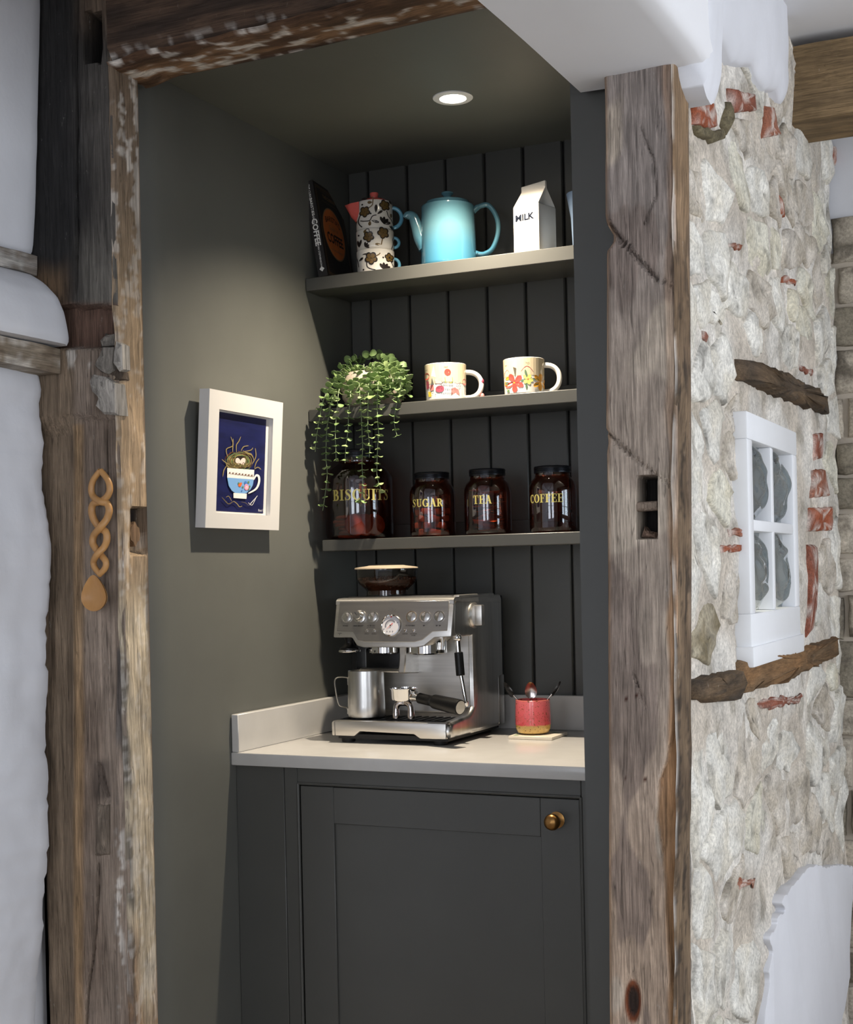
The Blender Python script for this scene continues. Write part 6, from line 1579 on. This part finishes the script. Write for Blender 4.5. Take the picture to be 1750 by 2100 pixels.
cols_ = [m_navy]+[pm('painting_'+n, c, 0.5) for n, c in dict(white=S(232, 230, 226), blue=S(118, 164, 214), straw=S(148, 132, 84), straw2=S(104, 92, 62), egg=S(226, 206, 196), brown=S(96, 62, 40), pink=S(226, 150, 176), orange=S(214, 104, 50), green=S(96, 128, 78), dark=S(40, 34, 30), midblue=S(70, 120, 190)).items()]
NAV, WH, BLU, STR1, STR2, EGG, BRN, PNK, ORG, GRN2, DRK, MBL = range(12)
mb = MB(); lay = [0]
# crop frame of the painting: left edge 425..400, right 970..945, top 405..495, bottom 1440..1475
def PQ(a, b):
    t = (b-405)/(1440-405); l_ = lerp(425, 400, t); r_ = lerp(970, 945, t); s_ = (a-l_)/(r_-l_)
    top = lerp(405, 495, s_); bot = lerp(1440, 1475, s_); q = (b-top)/(bot-top)
    return PF(lerp(aL, aR, s_), lerp(aT, aB, q), 0.0162+lay[0]*0.00003)
def ppoly(pts, m): lay[0] += 1; mb.fan([PQ(a, b) for a, b in pts], m)
def pell(a, b, ra, rb, m, n=16, rot=0): ppoly([(a+ra*math.cos(2*PI*k/n)*math.cos(rot)-rb*math.sin(2*PI*k/n)*math.sin(rot), b+ra*math.cos(2*PI*k/n)*math.sin(rot)+rb*math.sin(2*PI*k/n)*math.cos(rot)) for k in range(n)], m)
def pline(pts, w, m, n=4):
    lay[0] += 0.5
    P = smooth_path([(a, b, 0) for a, b in pts], n); vs = []
    for i, p in enumerate(P):
        tt = P[min(i+1, len(P)-1)]-P[max(i-1, 0)]; tt = Vector((tt.x, tt.y)).normalized() if tt.length > 1e-6 else Vector((1, 0))
        w2 = w*(1-0.6*abs(2*i/(len(P)-1)-1)**3)/2
        vs += [PQ(p.x-tt.y*w2, p.y+tt.x*w2), PQ(p.x+tt.y*w2, p.y-tt.x*w2)]
    mb.add(vs, [(2*i, 2*i+1, 2*i+3, 2*i+2) for i in range(len(P)-1)], m)
mb.add([PF(aL, aB, 0.016), PF(aR, aB, 0.016), PF(aR, aT, 0.016), PF(aL, aT, 0.016)], [(0, 1, 2, 3)], NAV)
pell(668, 925, 125, 80, STR2, 24); pell(668, 955, 135, 50, STR2, 20)
rq = random.Random(4)
for k in range(120):
    a = rq.uniform(0, 2*PI); ra = rq.uniform(62, 160); rb_ = ra*0.66; sp_a = rq.uniform(0.5, 1.3)
    pline([(670+ra*math.cos(a+sp_a*j/3), 925+rb_*math.sin(a+sp_a*j/3)+rq.uniform(-8, 8)) for j in range(4)], rq.uniform(4, 9), rq.choice((STR1, STR2, STR1, GRN2, BRN)))
pell(675, 905, 50, 36, DRK); pell(650, 928, 27, 38, EGG, rot=-0.35); pell(703, 928, 27, 38, EGG, rot=0.35)
for k in range(10): pline([(560+k*22, 990), (600+k*18, 965-rq.uniform(0, 30)), (650+k*16, 990)], 6, rq.choice((STR1, STR2)))
for tw in ([(570, 670), (595, 760), (525, 800), (540, 880)], [(678, 670), (655, 720), (630, 760), (632, 835)], [(765, 765), (710, 775), (680, 820)], [(810, 785), (790, 810), (720, 825)], [(838, 790), (845, 880), (800, 960)], [(882, 900), (850, 940), (830, 1000)], [(905, 1015), (870, 990), (830, 1010)], [(478, 905), (520, 940), (560, 960)], [(490, 1085), (500, 1020), (530, 970)], [(595, 690), (590, 830)], [(700, 815), (770, 855), (800, 850)]): pline(tw, 9, STR1)
# cup
ppoly([(535, 995), (828, 1018), (824, 1118), (535, 1095)], WH)
ppoly([(535, 1095), (824, 1118), (812, 1180), (785, 1225), (745, 1258), (690, 1270), (630, 1262), (585, 1232), (552, 1180)], BLU)
ppoly([(603, 1255), (748, 1265), (744, 1320), (604, 1308)], WH)
pline([(822, 1120), (850, 1075), (880, 1090), (882, 1150), (850, 1215), (765, 1262)], 24, WH, 6)
for k in range(8):
    x = 560+k*34; y = 1048+k*4; pell(x, y, 7, 11, BRN, 8); pline([(x-14, y+12), (x, y), (x+16, y-10)], 4, BRN); pell(x+14, y+8, 4, 7, BRN, 6)
for (x, y, r_, c_) in ((668, 1172, 18, ORG), (680, 1160, 12, ORG), (742, 1200, 26, PNK), (735, 1180, 16, PNK), (730, 1150, 15, MBL), (762, 1145, 10, GRN2), (655, 1155, 9, GRN2), (775, 1190, 10, GRN2), (700, 1195, 9, GRN2), (765, 1220, 9, GRN2), (690, 1232, 7, MBL)): pell(x, y, r_, r_*1.15, c_, 10)
pell(742, 1200, 12, 14, WH, 8); pell(742, 1200, 7, 8, PNK, 8)
pline([(478, 1300), (505, 1330), (550, 1370), (600, 1345), (640, 1365)], 9, STR2); pline([(520, 1300), (550, 1290), (580, 1340)], 6, STR1); pline([(600, 1340), (640, 1370), (665, 1400), (695, 1392)], 8, STR1); pline([(680, 1352), (730, 1360), (765, 1390)], 5, STR2)
for k in range(9): pline([(775+k*8, 1385-k*9), (800+k*8, 1350-k*8)], 6, WH, 2)
pline([(760, 1358), (800, 1385), (830, 1340), (855, 1290)], 5, WH)
lay[0] += 1
p_sig = TXT['Roz C']; mb.add([PQ(905+x*26, 1442-y*38) for x, y, z in p_sig[0]], p_sig[1], WH)
build('painting', mb, cols_, parent=pic, recalc=False, smooth=False)

# carved love spoon on the left post
SY = LPF-0.006
m_carv = pm('carved_honey_wood', S(186, 138, 84), 0.42, var=0.14, vscale=30, stretch=(1, 1, 0.2), bump=0.15, bscale=120)
def zsp(a, b): return a*0.3903+0.0, 480+b*0.3905
def SP(a, b, dy=0.0): u, v = zsp(a, b); return at(u, v, 1, SY-dy)
b0_ = SP(515, 1990)
sn = thing('carved_spoon', 'carved honey wood spoon with a twisted openwork handle on the oak post', 'spoon', (b0_.x, SY, b0_.z))
og = Vector((b0_.x, SY, b0_.z))
def strand(pts, w0, dys): 
    P = smooth_path([SP(a, b, d_)-og for (a, b), d_ in zip(pts, dys)], 8); n = len(P)
    return MB().tube(P, [w0*(0.8+0.2*math.sin(PI*i/(n-1))) for i in range(n)], 12, up=(0, 1, 0))
wS = 0.0076
dA, dB = 0.012, 0.006
L1 = [(528,1242),(492,1290),(480,1340),(492,1380),(528,1405),(562,1415),(574,1450),(562,1495),(528,1540),(496,1580),(488,1620),(506,1655),(534,1690),(556,1720),(552,1755),(520,1790)]
L2 = [(528,1242),(566,1290),(577,1340),(562,1380),(528,1405),(494,1415),(482,1450),(494,1500),(528,1545),(556,1565),(562,1605),(546,1645),(512,1680),(492,1720),(500,1755),(530,1790)]
dd1 = [dB, dB, dB, dB, dA, dB, dB, dB, dA+.003, dB, dB, dB, dB-.003, dB, dB, dB]; dd2 = [dB, dB, dB, dB, dB, dB, dB, dB, dB-.004, dB, dB, dB, dA+.003, dB, dB, dB]
build('handle_strand', strand(L1, wS, dd1), m_carv, parent=sn); build('handle_strand', strand(L2, wS, dd2), m_carv, parent=sn)
mb = MB()
oc = SP(517, 1905)-og
hwid = abs(SP(582, 1905).x-SP(450, 1905).x)/2; hup = SP(520, 1790).z-SP(517, 1905).z; hdn = SP(517, 1905).z-SP(515, 1980).z
def sb_(a, b, back):
    th = 2*PI*a; q = b; zz = math.cos(th); xx = math.sin(th)
    up_ = hup if zz > 0 else hdn; wd_ = hwid*(1-0.35*max(0, zz)**1.3)
    rim = 0.017; y = -(rim*0.9-0.0125*(1-q**2.4)) if not back else -(0.001 if q < 0.8 else 0.001+0.0125*((q-0.8)/0.2))
    return (oc.x+xx*wd_*q, oc.y+y, oc.z+zz*up_*q)
mb.grid(40, 8, lambda a, b: sb_(a, b, False)); k0 = len(mb.v); mb.grid(40, 8, lambda a, b: sb_(a, b, True), flip=True)
build('bowl', mb, m_carv, parent=sn, ang=50)
build('top_knot', MB().ball(SP(528, 1405, dB+0.003)-og, 0.009, 0.006, 0.007), m_carv, parent=sn)
